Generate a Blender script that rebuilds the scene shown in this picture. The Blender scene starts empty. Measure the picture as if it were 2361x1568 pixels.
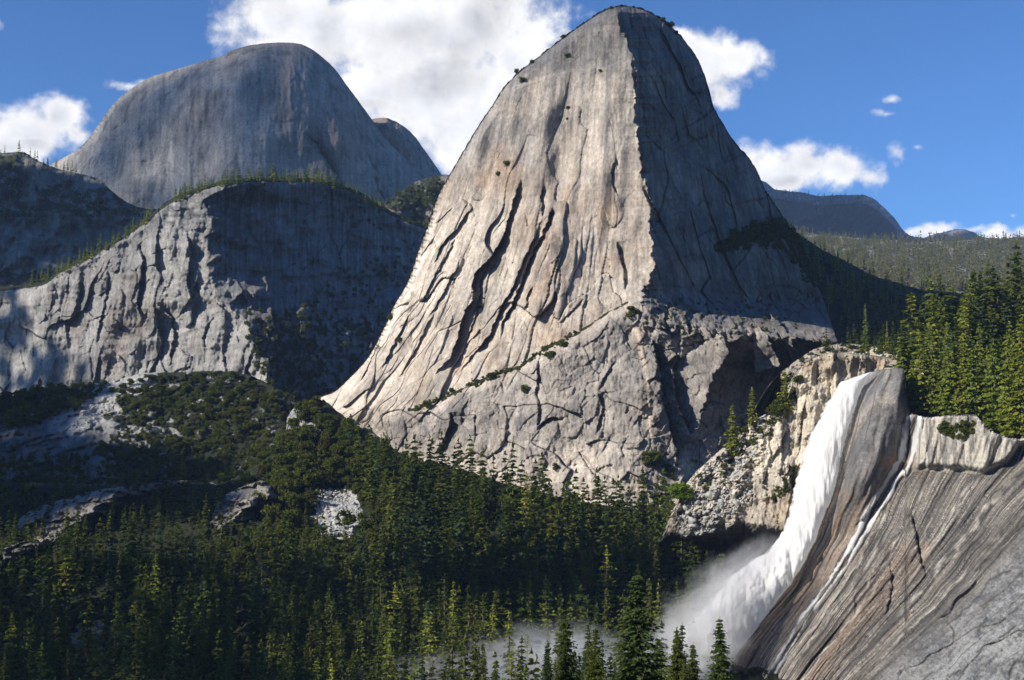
import bpy, math, random
import numpy as np
from mathutils import Vector, Matrix

# ------------------------------------------------------------------ camera, sky, sun, exposure
sc = bpy.context.scene
COL = sc.collection
W0, H0, FOC, HOR = 2361.0, 1568.0, 2850.0, 1000.0     # photo frame, focal length and horizon row in its pixels
PITCH = math.atan((HOR - H0 / 2) / FOC)
cam_d = bpy.data.cameras.new('camera')
cam = bpy.data.objects.new('camera', cam_d); COL.objects.link(cam)
cam_d.sensor_width = 36.0
cam_d.lens = 36.0 * FOC / W0
cam_d.clip_start = 0.5
cam_d.clip_end = 60000
cam.rotation_euler = (math.pi / 2 + PITCH, 0, 0)
sc.camera = cam

SUN_AZ, SUN_EL = math.radians(243), math.radians(31)     # azimuth clockwise from the view direction
S = np.array([math.sin(SUN_AZ) * math.cos(SUN_EL), math.cos(SUN_AZ) * math.cos(SUN_EL), math.sin(SUN_EL)])
sun_d = bpy.data.lights.new('sun', 'SUN')
sun_d.energy = 5.0
sun_d.angle = math.radians(0.5)
sun_d.color = (1.0, 0.92, 0.80)
sun = bpy.data.objects.new('sun', sun_d); COL.objects.link(sun)
sun.rotation_euler = Vector(S).to_track_quat('Z', 'Y').to_euler()

sc.view_settings.view_transform = 'Standard'
sc.view_settings.look = 'None'
sc.view_settings.exposure = 0.45
sc.view_settings.gamma = 1.0
cy = sc.cycles
cy.max_bounces = 5; cy.diffuse_bounces = 2; cy.glossy_bounces = 1; cy.transmission_bounces = 2
cy.transparent_max_bounces = 12; cy.volume_bounces = 4
cy.volume_step_rate = 1.0; cy.volume_max_steps = 128
cy.use_adaptive_sampling = True; cy.adaptive_threshold = 0.015
cy.caustics_reflective = False; cy.caustics_refractive = False
cy.use_denoising = True


def px_dir(x, y):
    cx = (np.asarray(x, float) - W0 / 2) / FOC
    cyy = (H0 / 2 - np.asarray(y, float)) / FOC
    c, s = math.cos(PITCH), math.sin(PITCH)
    return np.stack([cx, c - s * cyy, s + c * cyy], -1)


def px_azel(x, y):
    d = px_dir(x, y); d = d / np.linalg.norm(d)
    return math.atan2(d[0], d[1]), math.asin(d[2])


# ------------------------------------------------------------------ node helpers
class NT:
    def __init__(s, tree):
        s.t = tree; s.n = tree.nodes; s.l = tree.links

    def new(s, typ, **kw):
        n = s.n.new(typ)
        for k, v in kw.items():
            setattr(n, k, v)
        return n

    def put(s, sock, v):
        if v is None: return
        if isinstance(v, bpy.types.NodeSocket): s.l.new(v, sock)
        elif isinstance(v, (tuple, list)):
            v = tuple(v)
            if len(sock.default_value) == 4 and len(v) == 3: v = v + (1.0,)
            sock.default_value = v
        else: sock.default_value = v

    def math(s, op, a, b=None, c=None, clamp=False):
        n = s.new('ShaderNodeMath', operation=op, use_clamp=clamp)
        for i, v in enumerate((a, b, c)): s.put(n.inputs[i], v)
        return n.outputs[0]

    def vmath(s, op, a, b=None, sc_=None):
        n = s.new('ShaderNodeVectorMath', operation=op)
        s.put(n.inputs[0], a); s.put(n.inputs[1], b)
        if sc_ is not None: s.put(n.inputs['Scale'], sc_)
        return n.outputs['Value'] if op in ('LENGTH', 'DOT_PRODUCT', 'DISTANCE') else n.outputs['Vector']

    def noise(s, vec, scale=1.0, detail=4.0, rough=0.55, dist=0.0, out='Fac'):
        n = s.new('ShaderNodeTexNoise')
        s.put(n.inputs['Vector'], vec); s.put(n.inputs['Scale'], scale); s.put(n.inputs['Detail'], detail)
        s.put(n.inputs['Roughness'], rough); s.put(n.inputs['Distortion'], dist)
        return n.outputs[out]

    def voro(s, vec, scale, feature='F1', out='Distance'):
        n = s.new('ShaderNodeTexVoronoi', feature=feature)
        s.put(n.inputs['Vector'], vec); s.put(n.inputs['Scale'], scale)
        return n.outputs[out]

    def ramp(s, f, lo, hi, a=0.0, b=1.0, smooth=True):
        n = s.new('ShaderNodeMapRange', interpolation_type='SMOOTHSTEP' if smooth else 'LINEAR')
        s.put(n.inputs[0], f); s.put(n.inputs[1], lo); s.put(n.inputs[2], hi)
        s.put(n.inputs[3], a); s.put(n.inputs[4], b)
        return n.outputs[0]

    def mix(s, f, a, b, blend='MIX'):
        n = s.new('ShaderNodeMix', data_type='RGBA', blend_type=blend)
        s.put(n.inputs[0], f); s.put(n.inputs[6], a); s.put(n.inputs[7], b)
        return n.outputs[2]

    def attr(s, name, out='Fac'):
        n = s.new('ShaderNodeAttribute', attribute_name=name); return n.outputs[out]

    def scl(s, vec, v3):
        return s.vmath('MULTIPLY', vec, v3)

    def pos(s):
        return s.new('ShaderNodeNewGeometry').outputs['Position']


def new_mat(name):
    m = bpy.data.materials.new(name); m.use_nodes = True
    t = NT(m.node_tree); m.node_tree.nodes.clear()
    out = t.new('ShaderNodeOutputMaterial')
    return m, t, out


def bsdf(t, out, col, rough=0.9, bump=None, strength=0.5, dist=1.0, spec=0.2):
    b = t.new('ShaderNodeBsdfPrincipled')
    t.put(b.inputs['Base Color'], col); t.put(b.inputs['Roughness'], rough)
    t.put(b.inputs['Specular IOR Level'], spec)
    if bump is not None:
        bn = t.new('ShaderNodeBump'); t.put(bn.inputs['Height'], bump)
        t.put(bn.inputs['Strength'], strength); t.put(bn.inputs['Distance'], dist)
        t.l.new(bn.outputs[0], b.inputs['Normal'])
    t.l.new(b.outputs[0], out.inputs['Surface'])
    return b


# ------------------------------------------------------------------ sky with clouds (world)
world = bpy.data.worlds.new('World'); sc.world = world; world.use_nodes = True
world.node_tree.nodes.clear()
t = NT(world.node_tree)
wo = t.new('ShaderNodeOutputWorld')
sky = t.new('ShaderNodeTexSky', sky_type='NISHITA')
sky.sun_disc = False
sky.sun_elevation = SUN_EL
sky.sun_rotation = SUN_AZ
sky.altitude = 1700; sky.air_density = 1.0; sky.dust_density = 0.15; sky.ozone_density = 2.5
tc = t.new('ShaderNodeTexCoord')
D3 = t.vmath('NORMALIZE', tc.outputs['Generated'])
sep = t.new('ShaderNodeSeparateXYZ'); t.put(sep.inputs[0], D3)
az = t.math('ARCTAN2', sep.outputs[0], sep.outputs[1])
el = t.math('ARCSINE', sep.outputs[2])
cmb = t.new('ShaderNodeCombineXYZ'); t.put(cmb.inputs[0], az); t.put(cmb.inputs[1], el)
AE = cmb.outputs[0]
# cloud lobes: centre (photo px), radii (px), weight
LOBES = [
    (640, 40, 130, 90, 1), (760, 70, 170, 110, 1), (920, 60, 220, 150, 1), (1100, 60, 190, 160, 1), (1010, 200, 200, 140, 1),
    (880, 210, 170, 80, .9), (1060, 290, 130, 100, 1), (600, 90, 110, 45, .75), (1190, 140, 110, 140, .9), (560, 110, 80, 30, .5),
    (1300, 60, 50, 40, .45), (1310, 95, 70, 22, .5), (1050, 380, 70, 60, .6),
    (60, 300, 110, 70, 1), (135, 260, 60, 52, 1), (180, 300, 40, 28, .8), (20, 330, 90, 45, 1),
    (300, 178, 55, 16, .5), (340, 168, 30, 12, .5), (0, 50, 18, 20, .5),
    (1630, 130, 90, 75, 1), (1690, 130, 70, 50, .9), (1650, 200, 45, 50, .8), (1760, 130, 50, 30, .55), (1590, 90, 70, 35, .8),
    (1730, 350, 60, 45, .6), (1800, 395, 120, 55, .95), (1860, 370, 70, 48, 1), (1935, 385, 70, 52, 1), (2000, 405, 45, 35, .8), (1760, 420, 110, 40, .75),
    (2050, 230, 38, 12, .45), (2035, 262, 34, 10, .45), (2070, 350, 34, 26, .5), (2115, 340, 22, 12, .45),
    (2140, 520, 90, 18, .7), (2230, 522, 70, 14, .5), (2310, 528, 60, 20, .8), (2380, 525, 60, 22, .8), (2350, 482, 24, 10, .45),
    (3000, 320, 300, 120, .8), (-500, 220, 260, 120, .8),
]


def cloud_field(ae):
    w = t.noise(ae, 14.0, 4.0, 0.6, 0, 'Color')
    wv = t.vmath('SCALE', t.vmath('SUBTRACT', w, (0.5, 0.5, 0.5)), sc_=0.035)
    p = t.vmath('ADD', ae, wv)
    acc = None
    for (cx_, cy_, rx, ry, wt) in LOBES:
        a0, e0 = px_azel(cx_, cy_)
        a1, _ = px_azel(cx_ + rx, cy_); _, e1 = px_azel(cx_, cy_ - ry)
        d = t.vmath('SUBTRACT', p, (a0, e0, 0))
        d = t.vmath('MULTIPLY', d, (1 / abs(a1 - a0), 1 / abs(e1 - e0), 0))
        L = t.vmath('LENGTH', d)
        g = t.math('SUBTRACT', wt, t.math('MULTIPLY', L, wt * 0.62))
        acc = g if acc is None else t.math('SMOOTH_MAX', acc, g, 0.12)
    return acc


F0 = cloud_field(AE)
# offset toward the sun (up and left) for the lit side
F1 = t.noise(t.vmath('ADD', AE, (-0.012, 0.014, 0)), 26.0, 7.0, 0.62)
N0 = t.noise(AE, 26.0, 7.0, 0.62)
NF = t.noise(AE, 7.0, 3.0, 0.5)
dens = t.math('ADD', F0, t.math('MULTIPLY', t.math('SUBTRACT', N0, 0.5), 1.15))
alpha = t.ramp(dens, 0.22, 0.66)
core = t.ramp(dens, 0.45, 1.05)
relief_ = t.math('SUBTRACT', N0, F1)
GREY = None
for (cx_, cy_, rx, ry) in [(1030, 150, 230, 140), (1140, 40, 120, 90), (820, 260, 160, 40), (1840, 425, 130, 26), (100, 335, 90, 22), (1660, 215, 40, 40)]:
    a0, e0 = px_azel(cx_, cy_); a1, _ = px_azel(cx_ + rx, cy_); _, e1 = px_azel(cx_, cy_ - ry)
    g_ = t.ramp(t.vmath('LENGTH', t.vmath('MULTIPLY', t.vmath('SUBTRACT', AE, (a0, e0, 0)), (1 / abs(a1 - a0), 1 / abs(e1 - e0), 0))), 1.15, .2)
    GREY = g_ if GREY is None else t.math('MAXIMUM', GREY, g_)
lum = t.math('ADD', 0.82, t.math('MULTIPLY', relief_, 0.55))
lum = t.math('SUBTRACT', lum, t.math('MULTIPLY', t.math('MULTIPLY', core, t.math('MAXIMUM', GREY, t.ramp(NF, 0.42, 0.66, 0, .5))), 0.36))
CLOUD_LUM = t.math('MAXIMUM', lum, 0.30)
ccol = t.mix(t.math('MULTIPLY', core, 0.5), (1.0, 0.98, 0.955), (0.86, 0.90, 1.0))
ccol = t.vmath('SCALE', ccol, sc_=CLOUD_LUM)
SKY_GAIN = 0.066
skyc = t.vmath('SCALE', sky.outputs[0], sc_=SKY_GAIN)
skyc = t.vmath('MULTIPLY', skyc, (0.60, 1.04, 1.55))
fin = t.mix(alpha, skyc, ccol)
bg = t.new('ShaderNodeBackground'); t.put(bg.inputs[0], fin); t.put(bg.inputs[1], 1.0)
t.l.new(bg.outputs[0], wo.inputs[0])


# ------------------------------------------------------------------ numpy noise
def _h(ix, iy, seed):
    h = (ix.astype(np.int64) * 374761393 + iy.astype(np.int64) * 668265263 + seed * 1274126177) & 0xFFFFFFFF
    h = ((h ^ (h >> 13)) * 1274126177) & 0xFFFFFFFF
    h = ((h ^ (h >> 16)) * 2246822519) & 0xFFFFFFFF
    return ((h ^ (h >> 15)) & 0xFFFFFF) / float(0x1000000)


def perlin(x, y, seed=0):
    ix = np.floor(x); iy = np.floor(y); fx = x - ix; fy = y - iy
    u = fx * fx * fx * (fx * (fx * 6 - 15) + 10); v = fy * fy * fy * (fy * (fy * 6 - 15) + 10)

    def g(dx, dy):
        a = _h(ix + dx, iy + dy, seed) * 2 * math.pi
        return np.cos(a) * (fx - dx) + np.sin(a) * (fy - dy)
    return 1.5 * ((g(0, 0) * (1 - u) + g(1, 0) * u) * (1 - v) + (g(0, 1) * (1 - u) + g(1, 1) * u) * v)


def fbm(x, y, o=4, seed=0, gain=0.5):
    r = 0; a = 1.0
    for i in range(o):
        r = r + a * perlin(x * 2 ** i, y * 2 ** i, seed + i * 17); a *= gain
    return r


def ridged(x, y, o=4, seed=0, gain=0.5):
    r = 0; a = 1.0
    for i in range(o):
        r = r + a * (1 - 2.2 * np.abs(perlin(x * 2 ** i, y * 2 ** i, seed + i * 31))); a *= gain
    return r / 2


def voro(x, y, seed=0):
    """cell facets: returns (F2-F1, tilted facet height)"""
    ix = np.floor(x); iy = np.floor(y)
    f1 = np.full(x.shape, 9.0); f2 = np.full(x.shape, 9.0); ht = np.zeros(x.shape)
    for dx in (-1, 0, 1):
        for dy in (-1, 0, 1):
            a = ix + dx; b = iy + dy
            px = a + _h(a, b, seed); py = b + _h(a, b, seed + 1)
            ex = x - px; ey = y - py
            d = ex * ex + ey * ey
            th = _h(a, b, seed + 2) * 6.283; r = _h(a, b, seed + 3)
            hh = (r - .5) + 0.9 * (np.cos(th) * ex + np.sin(th) * ey)
            n1 = d < f1
            f2 = np.where(n1, f1, np.minimum(f2, d))
            ht = np.where(n1, hh, ht)
            f1 = np.where(n1, d, f1)
    return np.sqrt(f2) - np.sqrt(f1), ht


def sstep(a, b, x):
    u = np.clip((x - a) / (b - a), 0, 1); return u * u * (3 - 2 * u)


def curve(pts, smooth=True):
    p = np.array(pts, float); X, Y = p[:, 0], p[:, 1]
    if not smooth or len(p) < 3:
        return lambda x: np.interp(x, X, Y)
    dl = np.diff(Y) / np.diff(X)
    m = np.zeros(len(p)); m[0] = dl[0]; m[-1] = dl[-1]
    for i in range(1, len(p) - 1):
        m[i] = 0 if dl[i - 1] * dl[i] <= 0 else 2 / (1 / dl[i - 1] + 1 / dl[i])

    def f(x):
        x = np.clip(np.asarray(x, float), X[0], X[-1])
        i = np.clip(np.searchsorted(X, x) - 1, 0, len(X) - 2)
        h = X[i + 1] - X[i]; s = (x - X[i]) / h
        return ((1 + 2 * s) * (1 - s) ** 2 * Y[i] + s * (1 - s) ** 2 * h * m[i] + s * s * (3 - 2 * s) * Y[i + 1] + s * s * (s - 1) * h * m[i + 1])
    return f


def poly_dist(x, y, pts):
    """distance, signed side (+ = image right of a line going down), arc fraction"""
    p = np.array(pts, float); best = np.full(x.shape, 1e9); side = np.zeros(x.shape); arc = np.zeros(x.shape)
    seg = np.hypot(*np.diff(p, axis=0).T); cum = np.concatenate([[0], np.cumsum(seg)])
    for i in range(len(p) - 1):
        ax, ay = p[i]; bx, by = p[i + 1]; L2 = seg[i] ** 2 + 1e-9
        u = np.clip(((x - ax) * (bx - ax) + (y - ay) * (by - ay)) / L2, 0, 1)
        qx = ax + u * (bx - ax); qy = ay + u * (by - ay)
        d = np.hypot(x - qx, y - qy)
        c = (by - ay) * (x - ax) - (bx - ax) * (y - ay)
        nb = d < best
        best = np.where(nb, d, best); side = np.where(nb, np.sign(c), side); arc = np.where(nb, (cum[i] + u * seg[i]) / cum[-1], arc)
    return best, side, arc


def add_step(D, x, y, pts, h, w, taper=True, mask=None, rough=3.0, sgn=1):
    p = np.array(pts, float); pad = w * 4 + 10
    m = (x > p[:, 0].min() - pad) & (x < p[:, 0].max() + pad) & (y > p[:, 1].min() - pad) & (y < p[:, 1].max() + pad)
    if not m.any(): return
    xx = x[m]; yy = y[m]
    wx = xx + rough * fbm(xx / 18, yy / 18, 2, 7); wy = yy + rough * fbm(xx / 18 + 9, yy / 18, 2, 8)
    d, s, a = poly_dist(wx, wy, pts)
    tp = np.clip(np.minimum(a, 1 - a) * 5, 0, 1) if taper else 1.0
    # beyond the ends fade out
    end = np.where((a <= 0.001) | (a >= 0.999), 0.0, 1.0)
    D[m] += h * tp * end * np.exp(-d / w) * (s * sgn > 0)


def mesh_obj(name, V, F, mat, parent=None, smooth=False, attrs=None, link=True):
    me = bpy.data.meshes.new(name)
    V = np.ascontiguousarray(V, dtype=np.float32); F = np.ascontiguousarray(F, dtype=np.int32)
    k = F.shape[1]
    me.vertices.add(len(V)); me.vertices.foreach_set('co', V.ravel())
    me.loops.add(F.size); me.loops.foreach_set('vertex_index', F.ravel())
    me.polygons.add(len(F)); me.polygons.foreach_set('loop_start', np.arange(0, F.size, k, dtype=np.int32))
    if smooth: me.polygons.foreach_set('use_smooth', np.ones(len(F), dtype=bool))
    me.update(calc_edges=True)
    for n_, a_ in (attrs or {}).items():
        at = me.attributes.new(n_, 'FLOAT', 'POINT'); at.data.foreach_set('value', np.ascontiguousarray(a_, dtype=np.float32).ravel())
    for mm in (mat if isinstance(mat, (list, tuple)) else [mat]): me.materials.append(mm)
    o = bpy.data.objects.new(name, me)
    if link: COL.objects.link(o)
    if parent: o.parent = parent
    return o


def tag(o, label=None, cat=None, group=None, kind=None):
    for k, v in (('label', label), ('category', cat), ('group', group), ('kind', kind)):
        if v: o[k] = v
    return o


LAY = {}


def relief(name, top, bot, x0, x1, step, Dfun, mat, ny=None, edge=(0, 0), jag=1.2, back=300, backdrop=0.9, jscale=9, smooth=False):
    """A landform surface: outline curve top(x), foot curve bot(x), depth Dfun(x, y). Closed behind by a falling back slope."""
    nx = int((x1 - x0) / step) + 1
    xs = np.linspace(x0, x1, nx)
    yt = top(xs) + jag * fbm(xs / jscale, xs * 0 + 3.3, 3, 91)
    yb = np.maximum(bot(xs), yt + 4)
    ny = ny or int(np.max(yb - yt) / step) + 1
    tt = np.linspace(0, 1, ny)[:, None]
    X = np.repeat(xs[None, :], ny, 0); Y = yt[None, :] + (yb - yt)[None, :] * tt
    r = Dfun(X, Y)
    D, at = r if isinstance(r, tuple) else (r, {})
    R, rp = edge
    if R > 0:      # round the crest: distance to the outline
        k = 3; pts = np.stack([xs[::k], (top(xs[::k]))], 1)
        d = np.full(X.shape, 1e9)
        for i in range(0, len(pts)):
            m = np.abs(X - pts[i, 0]) < rp
            cols = np.where(np.abs(xs - pts[i, 0]) < rp)[0]
            if len(cols) == 0: continue
            sl = slice(cols[0], cols[-1] + 1)
            dd = np.hypot(X[:, sl] - pts[i, 0], Y[:, sl] - pts[i, 1])
            d[:, sl] = np.minimum(d[:, sl], dd)
        u = np.clip(d / rp, 0, 1)
        D = D + R * (1 - np.sqrt(np.clip(1 - (1 - u) ** 2, 0, 1)))
    P = px_dir(X, Y) * D[..., None]
    LAY[name] = dict(xs=xs, yt=yt, yb=yb, P=P, ny=ny)
    # back side rows
    nb = 7
    rows = []
    for k in range(nb, 0, -1):
        f = (k / nb) ** 1.4
        rows.append(P[0] + np.stack([np.zeros(nx), np.full(nx, back * f), -back * backdrop * f * (0.35 + 0.65 * f) + 0 * xs], -1))
    A = np.concatenate([np.array(rows), P], 0)
    NY = A.shape[0]
    idx = np.arange(NY * nx).reshape(NY, nx)
    F = np.stack([idx[:-1, :-1], idx[1:, :-1], idx[1:, 1:], idx[:-1, 1:]], -1).reshape(-1, 4)
    attrs = {}
    for n_, a_ in at.items():
        a_ = np.broadcast_to(a_, X.shape)
        attrs[n_] = np.concatenate([np.repeat(a_[:1], nb, 0), a_], 0)
    o = mesh_obj(name, A.reshape(-1, 3), F, mat, attrs=attrs, smooth=smooth)
    o['kind'] = 'structure'
    return o


def surf(name, x, y):
    L = LAY[name]; xs = L['xs']
    fi = np.clip((x - xs[0]) / (xs[1] - xs[0]), 0, len(xs) - 1.001); i = int(fi)
    yt, yb = L['yt'][i], L['yb'][i]
    fj = min(max((y - yt) / (yb - yt), 0), 1) * (L['ny'] - 1); j = int(min(fj, L['ny'] - 2))
    P = L['P']; a = fi - i; b = fj - j
    return P[j, i] * (1 - a) * (1 - b) + P[j, i + 1] * a * (1 - b) + P[j + 1, i] * (1 - a) * b + P[j + 1, i + 1] * a * b


# ------------------------------------------------------------------ rock and ground materials
def rock_mat(name, light, mid, dark, warm, streak=0.5, vscale=1.0, patch=1.0, bumpd=1.6, extra=None, veg=(0.024, 0.028, 0.013)):
    m, t, out = new_mat(name)
    P = t.pos()
    n_patch = t.noise(t.scl(P, (0.006 * patch,) * 3), 1, 5, .6)
    n_v1 = t.noise(t.scl(P, (0.045 * vscale, 0.045 * vscale, 0.0035)), 1, 4, .6, .3)
    n_v2 = t.noise(t.scl(P, (0.22 * vscale, 0.22 * vscale, 0.010)), 1, 3, .6)
    n_v3 = t.noise(t.scl(P, (0.6 * vscale, 0.6 * vscale, 0.03)), 1, 3, .6)
    n_f = t.noise(t.scl(P, (0.12,) * 3), 1, 6, .7)
    n_s = t.noise(t.scl(P, (0.9,) * 3), 1, 3, .6)
    c = t.mix(t.ramp(n_patch, .36, .64), light, mid)
    wf = t.math('MULTIPLY', t.attr('warm'), t.ramp(t.math('ADD', n_patch, t.math('MULTIPLY', n_v1, .6)), .65, .95))
    c = t.mix(wf, c, warm)
    c = t.mix(t.math('MULTIPLY', t.ramp(n_v2, .52, .72), 0.35 * streak), c, dark)
    c = t.mix(t.math('MULTIPLY', t.ramp(n_v1, .50, .68), streak), c, dark)
    c = t.mix(t.math('MULTIPLY', t.ramp(n_v2, .50, .30), 0.25 * streak), c, light)
    c = t.mix(t.math('MULTIPLY', t.ramp(n_v3, .55, .75), 0.6 * streak), c, dark)
    c = t.mix(t.attr('stain_shade'), c, dark)  # rock staining, plus the shade painted on some faces
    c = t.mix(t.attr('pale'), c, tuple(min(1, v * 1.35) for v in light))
    c = t.mix(t.math('MULTIPLY', t.ramp(n_f, .35, .7), 0.5), c, t.mix(0.5, c, mid))
    c = t.mix(t.ramp(n_s, .3, .7, 0, .25), c, t.vmath('SCALE', c, sc_=0.6))
    gr = t.noise(t.scl(P, (.30 * vscale, .30 * vscale, .22 * vscale)), 1, 8, .78)
    c = t.vmath('SCALE', c, sc_=t.ramp(gr, .34, .66, .62, 1.28, False))
    c = t.vmath('SCALE', c, sc_=t.math('MULTIPLY_ADD', t.attr('tone'), .45, 1.0))
    c = t.mix(t.math('MULTIPLY', t.attr('crack'), .8), c, tuple(v * .45 for v in dark))
    vg = t.ramp(t.math('ADD', t.attr('veg'), t.math('MULTIPLY', t.math('SUBTRACT', n_f, .5), .9)), .45, .6)
    c = t.mix(vg, c, veg)
    if extra: c = extra(t, c, P)
    bh = t.math('ADD', t.noise(t.scl(P, (0.25, 0.25, 0.16)), 1, 8, .72), t.noise(t.scl(P, (0.06, 0.06, 0.02)), 1, 3, .5))
    bsdf(t, out, c, .92, bh, .55, bumpd, .15)
    return m


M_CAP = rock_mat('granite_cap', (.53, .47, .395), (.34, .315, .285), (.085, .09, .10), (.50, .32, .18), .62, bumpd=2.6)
M_BROD = rock_mat('granite_grey', (.35, .34, .315), (.235, .23, .22), (.075, .08, .088), (.30, .23, .17), .55)
M_HALF = rock_mat('granite_far', (.40, .37, .325), (.26, .245, .225), (.085, .082, .08), (.38, .25, .15), .75, .6, .9, 3.5)
M_GULLY = rock_mat('wooded_granite', (.20, .20, .19), (.12, .12, .11), (.05, .05, .05), (.2, .15, .1), .4)
M_FALLROCK = rock_mat('fall_cliff_granite', (.50, .455, .37), (.33, .305, .27), (.075, .065, .06), (.50, .36, .19), .55, 2.2, 2.5, .8)


def ground_extra(t, c, P):
    n = t.noise(t.scl(P, (.03,) * 3), 1, 5, .6)
    return t.mix(t.ramp(n, .40, .55), c, (.022, .022, .013))


M_FLOOR = rock_mat('forest_floor', (.12, .11, .09), (.08, .075, .055), (.03, .03, .025), (.1, .08, .05), .2, extra=ground_extra)
M_HILL = rock_mat('hillside_ground', (.32, .31, .29), (.22, .21, .19), (.10, .10, .09), (.2, .15, .1), .2, veg=(.075, .078, .045))
M_FAR = rock_mat('far_mountain_rock', (.22, .22, .22), (.15, .155, .16), (.07, .075, .08), (.2, .18, .16), .3, .3, .4, 3)


def z(a): return np.zeros_like(a)


# ------------------------------------------------------------------ distant mountains on the right
def D_far(x, y):
    D = 7600 - (y - 450) * 3.0 + 160 * fbm(x / 60, y / 60, 4, 5) + 260 * ridged((x + y * .6) / 110, y / 240, 3, 6)
    snow = np.clip(fbm(x / 14, y / 5, 3, 12) * 3 - .9, 0, 1) * sstep(60, 10, y - far_top(x))
    veg = .55 * sstep(8, 26, y - far_top(x)) * (x < 2070) + .1
    return D, dict(pale=snow, veg=veg, warm=z(x))


far_top = curve([(1700, 415), (1745, 412), (1768, 422), (1790, 437), (1850, 444), (1890, 452), (1940, 450), (1985, 449), (2010, 456), (2040, 480), (2062, 503), (2085, 533), (2105, 545), (2130, 548), (2150, 541), (2180, 534), (2215, 528), (2240, 533), (2262, 545), (2300, 552), (2500, 560)])
relief('distant_mountains', far_top, lambda x: x * 0 + 640, 1700, 2500, 2.6, D_far, M_FAR, edge=(260, 25), back=900, backdrop=.5)


def D_slope(x, y):
    D = 4600 - (y - 548) * 14 + 80 * fbm(x / 90, y / 40, 4, 21)
    return D, dict(veg=np.clip(.62 - .5 * sstep(620, 650, y) * sstep(2150, 2250, x) + .3 * fbm(x / 40, y / 12, 3, 22), 0, 1), pale=z(x))


slope_top = curve([(1780, 500), (1850, 533), (1900, 541), (2000, 549), (2100, 555), (2200, 553), (2300, 549), (2400, 546), (2560, 540)])
relief('forested_hillside', slope_top, lambda x: x * 0 + 730, 1780, 2560, 3.0, D_slope, M_HILL, edge=(120, 14), back=1500, backdrop=.1)


def D_dark(x, y):
    D = 1900 + (x - 1700) * .25 - (y - 520) * .9 + 20 * fbm(x / 60, y / 60, 4, 25)
    return D, dict(veg=z(x) + .75)


dark_top = curve([(1640, 470), (1700, 490), (1780, 500), (1820, 524), (1850, 545), (1900, 578), (1960, 607), (2010, 634), (2060, 650), (2130, 668), (2220, 676), (2400, 700), (2560, 720)])
relief('wooded_ridge', dark_top, lambda x: x * 0 + 860, 1640, 2560, 4.0, D_dark, M_GULLY, edge=(60, 30), back=500, backdrop=.3)


# ------------------------------------------------------------------ the far great dome, its shoulder and the slopes under it
def D_half(x, y):
    D = 3150 - (y - 100) * .55 + (np.abs(x - 600) ** 1.35) * .10 + sstep(780, 870, x) * 60
    D = D + sstep(0, 1, (x - (470 - (y - 130) * .78)) / -60) * -0 + 0
    # the left flank turns toward the light along a rib
    rib = 560 - (y - 110) * 0.98
    D = D + np.clip(rib - x, 0, 400) * -.15 + 30 * fbm(x / 150, y / 200, 3, 31)
    D = D + 5 * fbm(x / 26, y / 90, 4, 32) + 1.6 * fbm(x / 7, y / 16, 3, 33)
    ed, ht = voro((x + y * .4) / 38 + fbm(x / 40, y / 40, 2, 1), y / 70, 34); D = D + ht * 2.5
    add_step(D, x, y, [(700, 310), (730, 335), (755, 375), (785, 420)], 60, 16)
    add_step(D, x, y, [(830, 250), (838, 300), (842, 350), (870, 400)], 50, 20)
    add_step(D, x, y, [(860, 400), (870, 440), (885, 470)], 40, 20)
    add_step(D, x, y, [(380, 190), (330, 230), (290, 280), (250, 330)], 25, 20, sgn=-1)
    tone = .55 * fbm(x / 8, y / 130, 4, 36) + .35 * fbm(x / 40, y / 30, 4, 37) + .25 * ht
    ck = perlin((x + y * .3) / 60 + .3 * fbm(x / 50, y / 50, 2, 38), y / 34, 39); crack = .5 * np.exp(-(ck / .02) ** 2) * sstep(180, 330, y)
    band = np.exp(-((x - 500) / 130) ** 2) * sstep(200, 260, y) * sstep(380, 260, y)
    return D, dict(tone=np.clip(tone, -1, 1), crack=crack, warm=np.clip(.5 * band + .3 * np.exp(-((x - 800) / 50) ** 2) + (sstep(14, 4, np.hypot(x - 530, y - 124))), 0, 1), stain_shade=.18 * sstep(300, 130, y) * (x > 520) + .8 * np.exp(-(poly_dist(x, y, [(705, 315), (745, 355), (785, 420)])[0] / 7) ** 2))  # warm also paints in the sunlit spot at the notch


half_top = curve([(0, 460), (80, 410), (120, 378), (160, 356), (182, 343), (205, 318), (240, 268), (270, 231), (305, 203), (350, 177), (400, 162), (440, 150), (480, 138), (518, 127), (528, 119), (580, 104), (620, 99), (660, 98), (690, 101), (715, 111), (740, 129), (770, 157), (795, 190), (820, 224), (848, 262), (870, 292), (900, 330), (940, 368), (990, 402), (1040, 440)])
relief('great_dome', half_top, lambda x: x * 0 + 560, 0, 1040, 2.4, D_half, M_HALF, edge=(170, 90), jag=.8, back=900, backdrop=.8)


def D_half2(x, y):
    D = 3500 + np.abs(x - 900) * .6 + 12 * fbm(x / 18, y / 70, 4, 41) + 5 * fbm(x / 5, y / 30, 3, 42)
    return D, dict(warm=.7 * sstep(960, 900, x) + z(x), stain_shade=.25 * (fbm(x / 12, y / 60, 2, 4) > .25))


half2_top = curve([(820, 330), (845, 280), (864, 273), (885, 271), (910, 279), (935, 294), (955, 313), (975, 340), (1000, 376), (1015, 398), (1040, 430), (1080, 470)])
relief('dome_shoulder', half2_top, lambda x: x * 0 + 520, 820, 1080, 2.4, D_half2, M_HALF, edge=(120, 50), jag=.8, back=600, backdrop=.8)


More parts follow.
